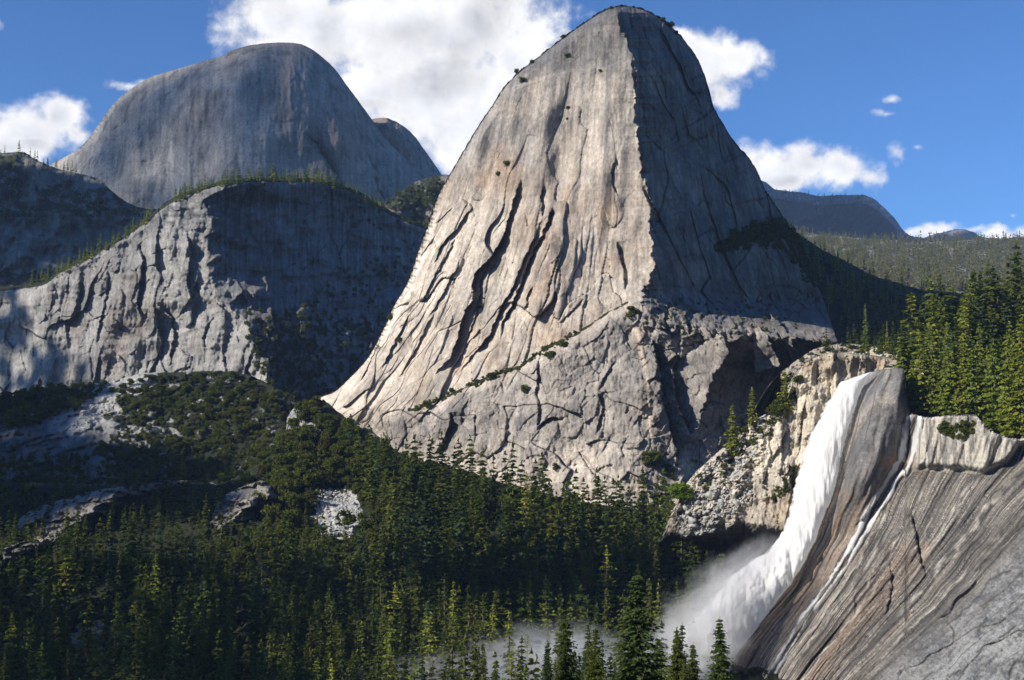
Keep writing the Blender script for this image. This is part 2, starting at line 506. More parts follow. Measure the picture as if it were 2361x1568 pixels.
def D_left(x, y):
    D = 2500 - (y - 350) * .9 + 35 * fbm(x / 60, y / 50, 4, 51) + 14 * ridged(x / 40, y / 90, 3, 52)
    rocky = sstep(480, 520, y) * sstep(640, 600, y) * sstep(420, 330, x)
    rocky = np.maximum(rocky, .55 * sstep(460, 420, y) * sstep(20, 70, x))
    return D, dict(tone=.6 * fbm(x / 14, y / 10, 3, 54), veg=np.clip(.62 - .5 * rocky + .35 * fbm(x / 30, y / 18, 3, 53), 0, 1), pale=z(x))


left_top = curve([(-300, 330), (-100, 345), (0, 352), (50, 350), (80, 366), (120, 384), (165, 396), (225, 412), (260, 442), (300, 470), (345, 482), (400, 480), (520, 500)])
relief('wooded_shoulder', left_top, lambda x: x * 0 + 720, -300, 520, 3.0, D_left, M_GULLY, edge=(60, 20), back=500, backdrop=.5)


def D_gul(x, y):
    D = 2600 - (y - 400) * .8 + 30 * fbm(x / 50, y / 50, 4, 55)
    return D, dict(veg=np.clip(.6 + .35 * fbm(x / 25, y / 25, 3, 56), 0, 1))


gul_top = curve([(800, 460), (860, 462), (890, 468), (915, 450), (940, 428), (985, 410), (1030, 402), (1060, 408), (1120, 400), (1200, 420)])
relief('gully_slope', gul_top, lambda x: x * 0 + 620, 800, 1200, 3.0, D_gul, M_GULLY, edge=(60, 20), back=300)


# ------------------------------------------------------------------ grey cliff under the far dome
def D_brod(x, y):
    xr = np.interp(y, [400, 470, 560, 640, 700, 760, 860, 1000], [540, 480, 470, 485, 520, 580, 610, 640]) + 18 * fbm(y / 40, x / 90, 3, 61)
    D = 1800 - (y - 420) * .34 + np.clip(110 - x, 0, 400) * .5 + np.clip(xr - x, 0, 900) * .34
    D = D + np.where(x > xr, (x - xr) * .75, 0)
    D = D - sstep(560, 640, y) * sstep(0, 60, y - 560) * 0
    am = sstep(540, 620, y) * .6 + .4
    u = (x + .18 * (y - 600))
    w1 = fbm(x / 60, y / 80, 2, 62); w2 = fbm(x / 60, y / 60, 2, 63)
    ed, ht = voro(u / 62 + .10 * w1, y / 150 + .12 * w2, 64); D = D + ht * 14 * am
    crack = .7 * np.exp(-(ed / .02) ** 2); tone = .3 * ht
    ed, ht = voro(u / 24 + .12 * w2, y / 60 + .1 * w1, 66); D = D + ht * 4 * am
    crack = np.maximum(crack, .5 * np.exp(-(ed / .025) ** 2)); tone = tone + .3 * ht
    ed, ht = voro((x - .2 * y) / 11, y / 26 + .3 * w1, 165); D = D + ht * 1.4
    D = D + 5 * fbm(u / 30, y / 140, 3, 67) + .9 * fbm(x / 6, y / 10, 2, 68) + 14 * fbm(x / 140, y / 160, 2, 69)
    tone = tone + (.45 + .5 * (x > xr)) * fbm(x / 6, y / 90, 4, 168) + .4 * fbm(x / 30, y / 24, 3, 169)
    for pts, h, w in [([(318, 560), (330, 600), (322, 650), (316, 700), (330, 740)], 26, 22), ([(430, 530), (440, 590), (430, 650), (445, 700), (440, 760)], 22, 30),
                      ([(250, 620), (245, 680), (232, 740), (222, 800)], 12, 14), ([(190, 610), (180, 690), (150, 780)], 8, 16),
                      ([(360, 700), (395, 730), (400, 770), (390, 850)], 16, 14), ([(575, 420), (560, 450), (548, 480)], 40, 40)]:
        add_step(D, x, y, pts, h, w)
    top_veg = sstep(16, 6, y - brod_top(x)) * .75
    upper = sstep(560, 500, y + (x - 350) * -.25) * (x < 560)
    lowr = sstep(700, 760, y + .1 * (x - 700)) * sstep(500, 620, x)
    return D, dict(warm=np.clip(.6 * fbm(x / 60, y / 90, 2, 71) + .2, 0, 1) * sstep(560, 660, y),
                   tone=np.clip(tone, -1, 1), crack=crack, stain_shade=np.clip(.6 * upper * (fbm(x / 18, y / 10, 3, 72) + .6) + .38 * (x > xr), 0, .85), veg=np.clip(top_veg + lowr * (.45 + .4 * fbm(x / 22, y / 22, 3, 73)), 0, 1))  # face right of the ridge line darkened, shade painted into the rock


brod_top = curve([(-300, 700), (-60, 668), (0, 662), (60, 655), (100, 648), (140, 620), (180, 600), (220, 578), (262, 555), (300, 530), (350, 492), (385, 465), (430, 442), (480, 425), (530, 414), (600, 409), (660, 410), (720, 410), (780, 424), (830, 442), (860, 462), (890, 480), (930, 500), (980, 520), (1060, 560)])
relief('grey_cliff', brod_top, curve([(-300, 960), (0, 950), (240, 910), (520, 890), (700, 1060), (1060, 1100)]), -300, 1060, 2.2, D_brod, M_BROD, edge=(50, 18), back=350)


# ------------------------------------------------------------------ the great granite cap in the middle
cap_left = curve([(y_, x_) for x_, y_ in [(1440, 12), (1340, 56), (1240, 130), (1160, 200), (1110, 280), (1070, 345), (1010, 450), (960, 590), (910, 700), (850, 820), (765, 905)]])


def D_cap(x, y):
    wob = 12 * fbm(y / 26, y * 0 + 5, 4, 101, .6) * np.exp(-np.abs(x - 1480) / 38) + 16 * fbm(y / 85, x / 300 + 2, 2, 151) * np.exp(-np.abs(x - 1480) / 90)
    xr = np.interp(y, [0, 60, 150, 250, 350, 480, 560, 640, 700, 800], [1415, 1428, 1462, 1468, 1472, 1500, 1508, 1500, 1480, 1480]) + wob
    wg = np.exp(-np.abs(x - 1480) / 60)
    low = sstep(650, 745, y - .12 * (x - 1500))             # 0 = upper wall, 1 = lower apron
    D = 1120 + (1150 - y) * .155
    D = D + np.clip(xr - x, 0, 900) * .13 + np.clip(1180 - x, 0, 500) * .16
    right = np.clip(x - xr, 0, 600)
    D = D + right * (1.02 * (1 - low) + .03 * low) - low * 6
    # the bench: the apron stands forward of the upper wall
    ledge = np.interp(x, [960, 1050, 1130, 1200, 1260, 1330, 1400, 1450, 1500, 1900], [945, 905, 868, 845, 800, 770, 722, 695, 684, 690])
    D = D - 14 * sstep(-6, 26, y - ledge) * (x > 900)
    g = np.exp(.0005 * y + .0000004 * y * y)
    q = (x - 1480) / g
    up = sstep(520, 300, y); flank = sstep(430, 620, y) * sstep(1480, 1350, x) * (1 - sstep(0, 60, y - ledge))
    apr = sstep(-10, 40, y - ledge)
    D = D + 9 * fbm(q / 90, y / 300, 3, 102)
    w1 = fbm(x / 90, y / 110, 2, 103); w2 = fbm(x / 90, y / 110, 2, 104)
    tone = np.zeros_like(x); crack = np.zeros_like(x)

    def facets(u, v, amp, seed, cw=.03, ct=0.0, tn=.0, tilt=1.0):
        nonlocal D, tone, crack
        ed, ht = voro(u, v, seed)
        D = D + amp * ht + amp * .22 * np.exp(-(ed / cw) ** 2)
        crack = np.maximum(crack, ct * np.exp(-(ed / cw) ** 2))
        tone = tone + tn * np.clip(ht, -1, 1)
    # long joints fanning down the wall: planar slabs with straight edges
    facets(q / 46 + .15 * w1, y / 240 + .2 * w2, 1.2 + 8 * flank, 105, .016, .22 * (flank + .2) * (1 - apr), .3)
    facets(q / 15 + .22 * w2 + .12 * (y / 100), y / 120 + .2 * w1, .3 + 2.4 * flank, 106, .02, .22 * flank, .25 * (flank + .4))
    facets(q / 6.5 + .3 * w1, y / 70 + .2 * w2, .7 * flank + .1, 109, .04, .08 * flank, .2)
    # plates of the lower apron
    facets((x + .32 * y) / 88 + .2 * w1, (y - .25 * x) / 105 + .2 * w2, apr * 6.5, 107, .016, .8 * apr, .3 * apr)
    facets((x + .5 * y) / 36 + .25 * w2, (y - .1 * x) / 52 + .2 * w1, apr * 2.2, 108, .02, .55 * apr * (w1 > -.15), .3 * apr)
    facets((x - .2 * y) / 14 + .3 * w2, (y + .2 * x) / 20, apr * .8, 128, .03, .2 * apr, .2 * apr)
    blk = sstep(1440, 1540, x) * sstep(665, 705, y) * sstep(1120, 900, y)
    blk2 = blk * sstep(800, 740, y - .15 * (x - 1500))
    facets((x - .4 * y) / 34 + .2 * w1, (y + .3 * x) / 30, blk * 7, 110, .03, .5 * blk, .3 * blk)
    facets((x - .4 * y) / 13, y / 14 + .3 * w1, blk2 * 6 + blk * 1.2, 111, .05, .4 * blk2, .3 * blk)
    rw = (x > xr) * (1 - low)
    facets((x - .42 * y) / 60 + .1 * w1, y / 170 + .1 * w2, rw * 7, 112, .012, .25 * rw, .4 * rw)
    facets((x - .35 * y) / 20 + .1 * w1, y / 80, rw * 2.5, 113, .02, .15 * rw, .4 * rw)
    tone = tone + .5 * fbm(q / 7, y / 160, 4, 131) * (1 - apr) * (1 - .4 * flank) + .35 * fbm(x / 24, y / 30, 4, 132)
    D = D - 4.5 * rw * sstep(.0, .10, perlin(x / 120 + .3 * w2, (y + .3 * x) / 60, 152))
    tone = tone + .35 * rw * fbm((x - .3 * y) / 9, y / 120, 3, 133)
    D = D + .7 * fbm(x / 9, y / 15, 3, 114) * (.3 + apr + rw)
    # shaded gully between the apron and the fall, with two sunlit slabs standing in it
    zg = sstep(1562, 1590, x) * sstep(775, 840, y)
    D = D + zg * np.clip(x - 1562, 0, 260) * .36
    tone = tone + .5 * zg * fbm((x + .5 * y) / 12, y / 40, 3, 143)

    def plate(poly, h0, gx, gy):
        nonlocal D
        m = (x > min(p[0] for p in poly) - 4) & (x < max(p[0] for p in poly) + 4) & (y > min(p[1] for p in poly) - 4) & (y < max(p[1] for p in poly) + 4)
        xx = x[m] + 5 * fbm(x[m] / 14, y[m] / 14, 3, 141); yy = y[m] + 4 * fbm(x[m] / 14, y[m] / 14, 3, 142)
        ins = np.zeros(xx.shape, bool); n = len(poly)
        for k in range(n):
            (xi, yi), (xj, yj) = poly[k], poly[k - 1]
            with np.errstate(divide='ignore', invalid='ignore'):
                ins ^= ((yi > yy) != (yj > yy)) & (xx < (xj - xi) * (yy - yi) / (yj - yi) + xi)
        cx0 = sum(p[0] for p in poly) / n; cy0 = sum(p[1] for p in poly) / n
        base = 1120 + (1150 - y[m]) * .155 + 12
        D[m] = np.where(ins, base + h0 - gx * (x[m] - cx0) + gy * (y[m] - cy0) + (D[m] - (1120 + (1150 - y[m]) * .155) - np.clip(x[m] - 1562, 0, 260) * .36) * .25, D[m])
    plate([(1548, 852), (1562, 828), (1612, 802), (1655, 770), (1672, 785), (1684, 812), (1668, 838), (1648, 861), (1628, 920), (1606, 984), (1592, 1005), (1572, 960), (1556, 905)], -22, .26, .1)
    plate([(1728, 782), (1750, 748), (1766, 768), (1780, 798), (1802, 842), (1770, 850), (1736, 862), (1740, 820)], -4, .3, .1)
    plate([(1776, 722), (1800, 742), (1822, 782), (1848, 830), (1832, 838), (1806, 792), (1784, 758)], 8, .3, .1)
    STEPS = [
        ([(1201, 414), (1191, 444), (1181, 478), (1171, 511), (1154, 558), (1128, 598)], 17, 20),
        ([(1171, 511), (1154, 558), (1128, 598), (1094, 631), (1089, 661), (1091, 694), (1071, 714), (1058, 771), (1038, 824), (1004, 864)], 24, 34),
        ([(1254, 428), (1246, 454), (1248, 478), (1251, 501)], 9, 9), ([(1272, 480), (1264, 511), (1250, 535)], 16, 9),
        ([(1248, 504), (1234, 544), (1211, 591), (1194, 634), (1174, 678), (1151, 718), (1130, 770), (1114, 790), (1058, 858)], 15, 13),
        ([(1270, 505), (1244, 551), (1224, 591), (1211, 628), (1194, 671), (1178, 704), (1158, 744), (1154, 784)], 19, 12),
        ([(1088, 478), (1071, 501), (1048, 531), (1021, 561), (1011, 584), (1001, 608)], 10, 12),
        ([(1051, 544), (1028, 591), (1004, 631), (984, 668), (970, 700)], 7, 10),
        ([(1423, 557), (1429, 591), (1438, 628), (1441, 671)], 16, 13), ([(1421, 357), (1411, 401), (1414, 431), (1428, 458)], 4, 6),
        ([(1131, 604), (1108, 644), (1104, 694), (1098, 721), (1064, 811)], 8, 8),
        ([(1228, 655), (1215, 690), (1208, 720)], 8, 7), ([(1345, 690), (1320, 715), (1285, 750)], 5, 7),
        ([(1300, 560), (1275, 620), (1262, 680), (1240, 730)], 5, 9),
        ([(1040, 948), (1036, 985), (1020, 1022), (1000, 1048)], 20, 22), ([(1240, 850), (1236, 900), (1242, 950), (1238, 992)], 8, 10),
        ([(1300, 962), (1262, 965), (1238, 990)], 12, 9), ([(1330, 1030), (1350, 1070), (1382, 1112)], 5, 6),
        ([(1378, 900), (1390, 940), (1372, 1000)], 8, 10), ([(1420, 830), (1398, 860), (1380, 900)], 7, 12), ([(1452, 1000), (1430, 1035), (1438, 1060)], 5, 7),
        ([(1501, 775), (1520, 854), (1528, 929), (1543, 985), (1560, 1034), (1556, 1080)], 30, 34),
        ([(1600, 700), (1580, 730), (1590, 775)], 14, 14), ([(1690, 690), (1676, 720), (1700, 760)], 12, 14), ([(1545, 690), (1530, 740), (1540, 770)], 12, 12),
        ([(1455, 140), (1462, 190), (1470, 240)], 10, 16), ([(1470, 300), (1478, 360), (1480, 420)], 10, 12), ([(1482, 430), (1500, 480), (1497, 540)], 10, 14),
        ([(880, 770), (860, 820), (830, 880)], 6, 10), ([(945, 720), (915, 780), (880, 850)], 7, 10), ([(1000, 720), (960, 800), (920, 870)], 7, 9), ([(1060, 600), (1030, 660), (990, 730)], 7, 10),
    ]
    for pts, h, w in STEPS: add_step(D, x, y, pts, h, w)
    # upper ledge
    l2 = np.interp(x, [1100, 1130, 1200, 1290, 1370, 1460], [275, 240, 195, 165, 150, 152])
    D = D - 5 * sstep(-3, 8, y - l2 - 3 * w1) * sstep(150, 60, y - l2) * (x < 1470)
    # attributes
    warm = np.clip(.75 * np.exp(-((x - 1200 + .35 * (y - 600)) / 190) ** 2) * sstep(330, 520, y) * (1 - apr) + .9 * np.exp(-(np.hypot((x - 1118) / 38, (y - 730) / 70)) ** 2)
                   + .22 * (1 - apr) * sstep(200, 400, y) + .35 * fbm(x / 70, y / 90, 2, 116) + .9 * np.exp(-(poly_dist(x, y, [(1468, 765), (1484, 830), (1494, 880), (1498, 1000)])[0] / 8) ** 2), 0, 1)
    gl = np.exp(-(poly_dist(x, y, [(1468, 765), (1484, 830), (1494, 880), (1498, 1000)])[0] / 5) ** 2)
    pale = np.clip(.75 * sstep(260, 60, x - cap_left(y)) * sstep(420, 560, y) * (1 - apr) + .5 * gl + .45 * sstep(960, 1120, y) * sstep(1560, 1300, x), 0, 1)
    upg = sstep(250, 120, y) * (x < 1460)
    stain_shade = np.clip(.62 * upg + .36 * apr * sstep(1120, 980, y) + .45 * blk * 0 + (.80 + .2 * fbm((x - .45 * y) / 40, y / 120, 3, 119)) * (x > xr) * (1 - low) + .28 * sstep(60, 10, x - cap_left(y)) * (y < 420)  # dark right of the ridge is painted shade; the rest is rock staining
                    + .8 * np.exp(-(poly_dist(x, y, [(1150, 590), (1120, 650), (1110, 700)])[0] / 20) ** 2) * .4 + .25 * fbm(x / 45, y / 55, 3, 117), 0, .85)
    dl = np.abs(y - ledge)
    veg = np.clip(.62 * np.exp(-(dl / 7) ** 2) * (x < 1450) * (x > 940) + .8 * sstep(7, 2, y - cap_top(x)) + .34 * blk2 * (fbm(x / 20, y / 20, 3, 118) + .6)
                  + .75 * sstep(26, 8, poly_dist(x, y, [(1660, 570), (1740, 540), (1810, 530), (1850, 590), (1885, 650)])[0]), 0, 1)
    return D, dict(warm=warm, pale=pale, stain_shade=stain_shade, veg=veg, tone=np.clip(tone, -1, 1), crack=np.clip(crack, 0, 1))


cap_top = curve([(640, 1000), (660, 960), (700, 930), (740, 912), (768, 902), (810, 865), (850, 820), (882, 760), (910, 700), (938, 652), (960, 590), (985, 520), (1010, 450), (1040, 396), (1070, 345), (1108, 282), (1138, 238), (1160, 203), (1200, 162), (1240, 131), (1285, 96), (1340, 56), (1385, 27), (1410, 16), (1440, 12), (1465, 15), (1495, 25), (1530, 46), (1552, 64), (1575, 88), (1600, 122), (1622, 165), (1636, 210), (1645, 245), (1668, 287), (1700, 335), (1725, 362), (1745, 392), (1762, 432), (1785, 468), (1810, 505), (1840, 555), (1870, 620), (1900, 690), (1930, 780), (2000, 900)])
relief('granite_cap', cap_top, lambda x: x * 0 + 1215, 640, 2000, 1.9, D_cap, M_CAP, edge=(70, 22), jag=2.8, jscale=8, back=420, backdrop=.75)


# ------------------------------------------------------------------ brushy talus slope on the left, outcrops, valley floor
def D_brush(x, y):
    D = 1480 - (y - 850) * 1.15 + 14 * fbm(x / 70, y / 50, 4, 201) + sstep(640, 760, x) * 120
    sl, ht = voro((x + y) / 40 + fbm(x / 50, y / 50, 2, 3), (y + .25 * x) / 12, 202)
    D = D + ht * 6 + 2 * fbm(x / 7, y / 5, 3, 203)
    talus = sstep(45, 15, poly_dist(x, y, [(330, 870), (250, 905), (190, 960), (150, 990)])[0] + 16 * fbm(x / 30, y / 30, 2, 9))
    ledges = sstep(30, 10, np.abs(y - 985 - .05 * x)) * sstep(180, 260, x) * sstep(470, 400, x)
    slab = sstep(940, 1000, y) * sstep(300, 200, x)
    veg = np.clip(.75 - .7 * talus - .5 * ledges - .55 * slab + .4 * fbm(x / 28, y / 20, 3, 204), 0, 1)
    return D, dict(veg=veg, pale=.7 * talus, stain_shade=.8 * slab)  # left slab darkened, the shade over it painted into its colour


M_TALUS = rock_mat('talus_granite', (.32, .32, .305), (.20, .205, .205), (.07, .07, .075), (.3, .25, .18), .2)
brush_top = curve([(-300, 960), (0, 918), (120, 892), (240, 882), (300, 868), (330, 860), (420, 858), (500, 855), (560, 862), (620, 885), (680, 930), (740, 1000), (800, 1100)])
relief('brushy_slope', brush_top, lambda x: x * 0 + 1240, -300, 800, 3.0, D_brush, M_TALUS, edge=(10, 8), back=60)


def D_floor(x, y):
    D = 1175 - (y - 1000) * .86 + 14 * fbm(x / 120, y / 90, 4, 211) + 3 * fbm(x / 12, y / 8, 3, 213)
    D = D + np.clip(y - 1250, 0, 500) * .12
    scree = sstep(60, 35, np.hypot((x - 780) / 1.0, (y - 1190) / 1.15) + 18 * fbm(x / 25, y / 25, 3, 214))
    clear = sstep(70, 30, np.hypot((x - 225) / 1.3, (y - 1490)) + 20 * fbm(x / 25, y / 25, 3, 215))
    sand = sstep(30, 10, np.hypot((x - 890) / 2.2, (y - 990))) * .6
    edge_rock = sstep(80, 30, np.hypot((x - 690) / .9, (y - 980)) + 12 * fbm(x / 15, y / 15, 3, 216)) * .8
    return D, dict(veg=np.clip(.85 - scree - .8 * clear - edge_rock - sand, 0, 1), pale=np.clip(scree + edge_rock * .4, 0, 1), warm=sand)


floor_top = curve([(-300, 1100), (0, 1110), (200, 1118), (400, 1120), (500, 1118), (560, 1090), (610, 1060), (655, 1010), (668, 952), (700, 930), (745, 925), (780, 950), (830, 985), (880, 1010), (930, 1050), (1050, 1080), (1200, 1125), (1300, 1150), (1500, 1180), (1600, 1200), (1700, 1260), (1800, 1400), (1900, 1560)])
relief('forest_floor', floor_top, lambda x: x * 0 + 1900, -300, 1900, 3.6, D_floor, M_TALUS, edge=(14, 14), back=80)


def mk_outcrop(name, top, x0, x1, ybot, Dc, xr, seed, lean=1.1):
    def Df(x, y):
        xrr = xr + (y - 1150) * -1.3 + 14 * fbm(y / 14, x / 60, 2, seed)
        D = Dc - (y - 1120) * .35 + np.clip(xrr - x, 0, 500) * .12 + np.clip(x - xrr, 0, 900) * lean * .5
        ed, ht = voro((x + .5 * y) / 45 + .5 * fbm(x / 40, y / 30, 2, seed), y / 32, seed + 1)
        ed2, ht2 = voro((x + .5 * y) / 16 + .5 * fbm(x / 20, y / 20, 2, seed), y / 12, seed + 2)
        D = D + ht * 11 + ht2 * 3.5 + 1.2 * fbm(x / 5, y / 5, 3, seed + 3)
        D = D - sstep(0, 26, y - top(x)) * 10
        return D, dict(warm=.5 * sstep(140, 60, x) + z(x), stain_shade=.45 * (x > xrr) + .12, veg=np.clip(.7 * sstep(16, 4, y - top(x)) * (fbm(x / 18, y / 9, 2, seed) > 0) + .3 * fbm(x / 14, y / 10, 2, seed + 5), 0, 1))  # darker right of the ridge line
    relief(name, top, lambda x: x * 0 + ybot, x0, x1, 2.0, Df, M_CAP if False else M_OUT, edge=(26, 16), back=60, backdrop=.6)


M_OUT = rock_mat('outcrop_granite', (.34, .31, .26), (.22, .21, .19), (.05, .05, .055), (.40, .31, .2), .35, 1, 3)
mk_outcrop('rock_outcrop', curve([(20, 1225), (45, 1195), (80, 1172), (130, 1155), (180, 1140), (235, 1128), (300, 1118), (360, 1112), (430, 1108), (480, 1112), (520, 1140), (560, 1230)]), 20, 560, 1330, 1010, 250, 301)
mk_outcrop('rock_outcrop', curve([(484, 1190), (500, 1155), (530, 1135), (570, 1118), (602, 1108), (625, 1120), (650, 1150), (690, 1220)]), 484, 690, 1260, 1025, 600, 321)
mk_outcrop('rock_outcrop', curve([(-200, 1330), (-60, 1285), (0, 1268), (40, 1252), (90, 1240), (130, 1262), (190, 1280)]), -200, 190, 1360, 960, 140, 341, .8)


# ------------------------------------------------------------------ cliff left of the fall, plateau, slabs right of the fall
def D_wall(x, y):
    D = 868 - (y - 850) * .10 + np.clip(1880 - x, 0, 600) * .16
    lowr = sstep(1215, 1275, y + .25 * (1800 - x))
    D = D + lowr * np.clip(x - (1640 - (y - 1200) * .5), 0, 400) * .42
    D = D - sstep(1090, 1500, y) * 60
    D = D + sstep(1225, 1330, y) * sstep(1760, 1640, x) * 210
    tal = sstep(1800, 1740, x + .35 * (y - 1000)) * sstep(1250, 1180, y)
    ed, ht = voro((x + .12 * y) / 26 + .15 * fbm(x / 40, y / 60, 2, 401), y / 130 + .2 * fbm(x / 30, y / 30, 2, 402), 403)
    D = D + ht * 5 * (1 - tal) * (1 - .7 * lowr)
    crack = .6 * np.exp(-(ed / .03) ** 2) * (1 - tal)
    ed, ht = voro((x + .12 * y) / 10, y / 44 + .2 * fbm(x / 30, y / 30, 2, 404), 405)
    D = D + ht * 1.2 * (1 - tal) * (1 - .6 * lowr)
    ed, ht = voro(x / 7 + .3 * fbm(x / 20, y / 20, 2, 40), y / 6, 406); D = D + ht * 3 * tal
    ed, ht = voro(x / 22 + .3 * fbm(x / 20, y / 20, 2, 41), y / 17, 416); D = D + ht * 5 * tal
    D = D + 6 * fbm(x / 50, y / 60, 3, 407) + .8 * fbm(x / 4, y / 5, 3, 408)
    tone = np.clip(.5 * fbm(x / 7, y / 60, 4, 411) + .35 * fbm(x / 20, y / 16, 3, 412), -1, 1)
    add_step(D, x, y, [(1856, 920), (1850, 960), (1842, 1000), (1838, 1030)], 8, 6)
    add_step(D, x, y, [(1812, 985), (1800, 1030), (1775, 1060)], 5, 6)
    warm = np.clip(.55 * sstep(1240, 1000, y) * sstep(1790, 1850, x) + .45 * sstep(1100, 1160, y) * sstep(1340, 1250, y) * sstep(1650, 1800, x) + .5 * np.exp(-np.hypot((x - 1915) / 20, (y - 880) / 14) ** 2), 0, 1)
    stain_shade = np.clip(.35 * tal * (fbm(x / 9, y / 9, 2, 4) + .4) + .95 * sstep(1200, 1300, y + .3 * (1850 - x) + 30 * fbm(x / 40, y / 30, 2, 417)) + .5 * np.exp(-((x - 1975) / 26) ** 2 - ((y - 845) / 14) ** 2), 0, 1)
    veg = np.clip(.8 * np.exp(-np.hypot((x - 1835) / 14, (y - 1110) / 40) ** 2) + .35 * sstep(860, 830, y) + .3 * fbm(x / 14, y / 10, 3, 409) * (y < 1250) + .25 * sstep(1700, 1640, x), 0, 1)
    return D, dict(tone=tone, crack=crack, warm=warm, stain_shade=stain_shade, veg=veg, pale=np.clip(.55 * tal + .6 * sstep(1130, 1060, y) * sstep(840, 880, y) * (1 - tal), 0, 1))


wall_top = curve([(1380, 1560), (1440, 1430), (1500, 1310), (1545, 1200), (1580, 1122), (1603, 1091), (1620, 1074), (1656, 1042), (1697, 1008), (1735, 972), (1765, 955), (1800, 946), (1815, 918), (1829, 876), (1850, 842), (1878, 824), (1930, 812), (2000, 818), (2080, 826), (2130, 826)])
relief('fall_cliff', wall_top, lambda x: x * 0 + 1700, 1380, 2130, 2.0, D_wall, M_FALLROCK, edge=(14, 8), back=30, backdrop=.3)


SN = np.array([-.50, -.62, .60])
FLOW = [
    [(2004, 860), (1980, 900), (1960, 975), (1940, 1060), (1915, 1150), (1880, 1245), (1830, 1345), (1760, 1430), (1700, 1510), (1640, 1600), (1480, 1800)],
    [(2104, 860), (2100, 960), (2082, 1060), (2040, 1135), (1985, 1240), (1930, 1330), (1860, 1430), (1800, 1520), (1750, 1600), (1600, 1800)],
    [(2190, 860), (2185, 960), (2150, 1080), (2100, 1200), (2040, 1300), (1960, 1410), (1880, 1510), (1810, 1600), (1650, 1800)],
    [(2290, 860), (2280, 1000), (2245, 1090), (2185, 1190), (2110, 1310), (2020, 1420), (1930, 1520), (1870, 1600), (1700, 1800)],
    [(2420, 860), (2400, 960), (2361, 1060), (2290, 1140), (2200, 1250), (2130, 1340), (2020, 1460), (1930, 1560), (1760, 1800)],
    [(2640, 860), (2560, 1000), (2500, 1080), (2420, 1170), (2330, 1270), (2200, 1400), (2080, 1510), (1980, 1600), (1800, 1800)],
    [(2900, 860), (2800, 1050), (2600, 1250), (2450, 1370), (2300, 1490), (2180, 1600), (1980, 1800)],
    [(3300, 860), (3100, 1100), (2900, 1300), (2700, 1440), (2500, 1600), (2250, 1800)],
]


def flow_c(x, y):
    xs = [np.interp(y, [p[1] for p in c], [p[0] for p in c]) for c in FLOW]
    c = np.zeros_like(x) + (x - xs[0]) / 100.0 * (x < xs[0])
    for i in range(len(xs) - 1):
        m = (x >= xs[i]) & (x < xs[i + 1])
        c = np.where(m, i + (x - xs[i]) / (xs[i + 1] - xs[i]), c)
    return np.where(x >= xs[-1], len(xs) - 1.0, c)


def slab_plane(x, y):
    d = px_dir(x, y); return -624.0 / (d @ SN)


slab_top2 = curve([(1480, 1770), (1560, 1640), (1640, 1530), (1700, 1450), (1760, 1375), (1820, 1290), (1862, 1200), (1890, 1110), (1905, 1040), (1922, 960), (1940, 900), (1985, 868), (2004, 861), (2028, 852), (2084, 850), (2087, 880), (2092, 925), (2100, 952), (2140, 962), (2185, 957), (2245, 955), (2275, 985), (2300, 1000), (2350, 1012), (2420, 960), (2560, 920), (2900, 860)])


def D_plat(x, y):
    yb = np.maximum(slab_top2(np.maximum(x, 2004)), 828)
    D = slab_plane(np.maximum(x, 2004), yb) + 12 + np.clip(yb - y, 0, 500) * 1.05 + sstep(2060, 1990, x) * 52 + 5 * fbm(x / 40, y / 20, 3, 421) + 1.2 * fbm(x / 8, y / 4, 3, 422)
    return D, dict(veg=np.clip(.45 + .4 * sstep(2080, 2110, x) + .6 * fbm(x / 20, y / 8, 3, 423), 0, 1), warm=z(x) + .3)


plat_top = curve([(1800, 860), (1830, 835), (1850, 822), (1872, 808), (1900, 798), (1960, 792), (2020, 800), (2090, 800), (2130, 780), (2200, 745), (2280, 700), (2361, 655), (2500, 620), (2700, 600)])
M_PLAT = rock_mat('plateau_granite', (.50, .44, .36), (.36, .33, .28), (.12, .11, .10), (.5, .36, .22), .3, 1, 3)
relief('fall_plateau', plat_top, lambda x: np.maximum(slab_top2(np.maximum(x, 2004)), 828) + 40, 1800, 2700, 3.0, D_plat, M_PLAT, edge=(20, 10), back=200, backdrop=.35)

WL = [(858, 2003), (880, 1936), (903, 1922), (932, 1903), (972, 1884), (1012, 1863), (1047, 1852), (1092, 1838), (1142, 1827), (1198, 1812), (1243, 1794), (1278, 1758), (1308, 1704), (1348, 1656), (1388, 1620), (1423, 1582), (1450, 1550), (1480, 1524), (1560, 1480), (1640, 1430)]
WR = [(858, 2014), (880, 2000), (903, 1986), (932, 1974), (972, 1964), (1022, 1949), (1062, 1939), (1112, 1929), (1152, 1918), (1198, 1899), (1243, 1883), (1293, 1858), (1343, 1829), (1383, 1798), (1428, 1763), (1470, 1733), (1510, 1702), (1560, 1680), (1640, 1640)]


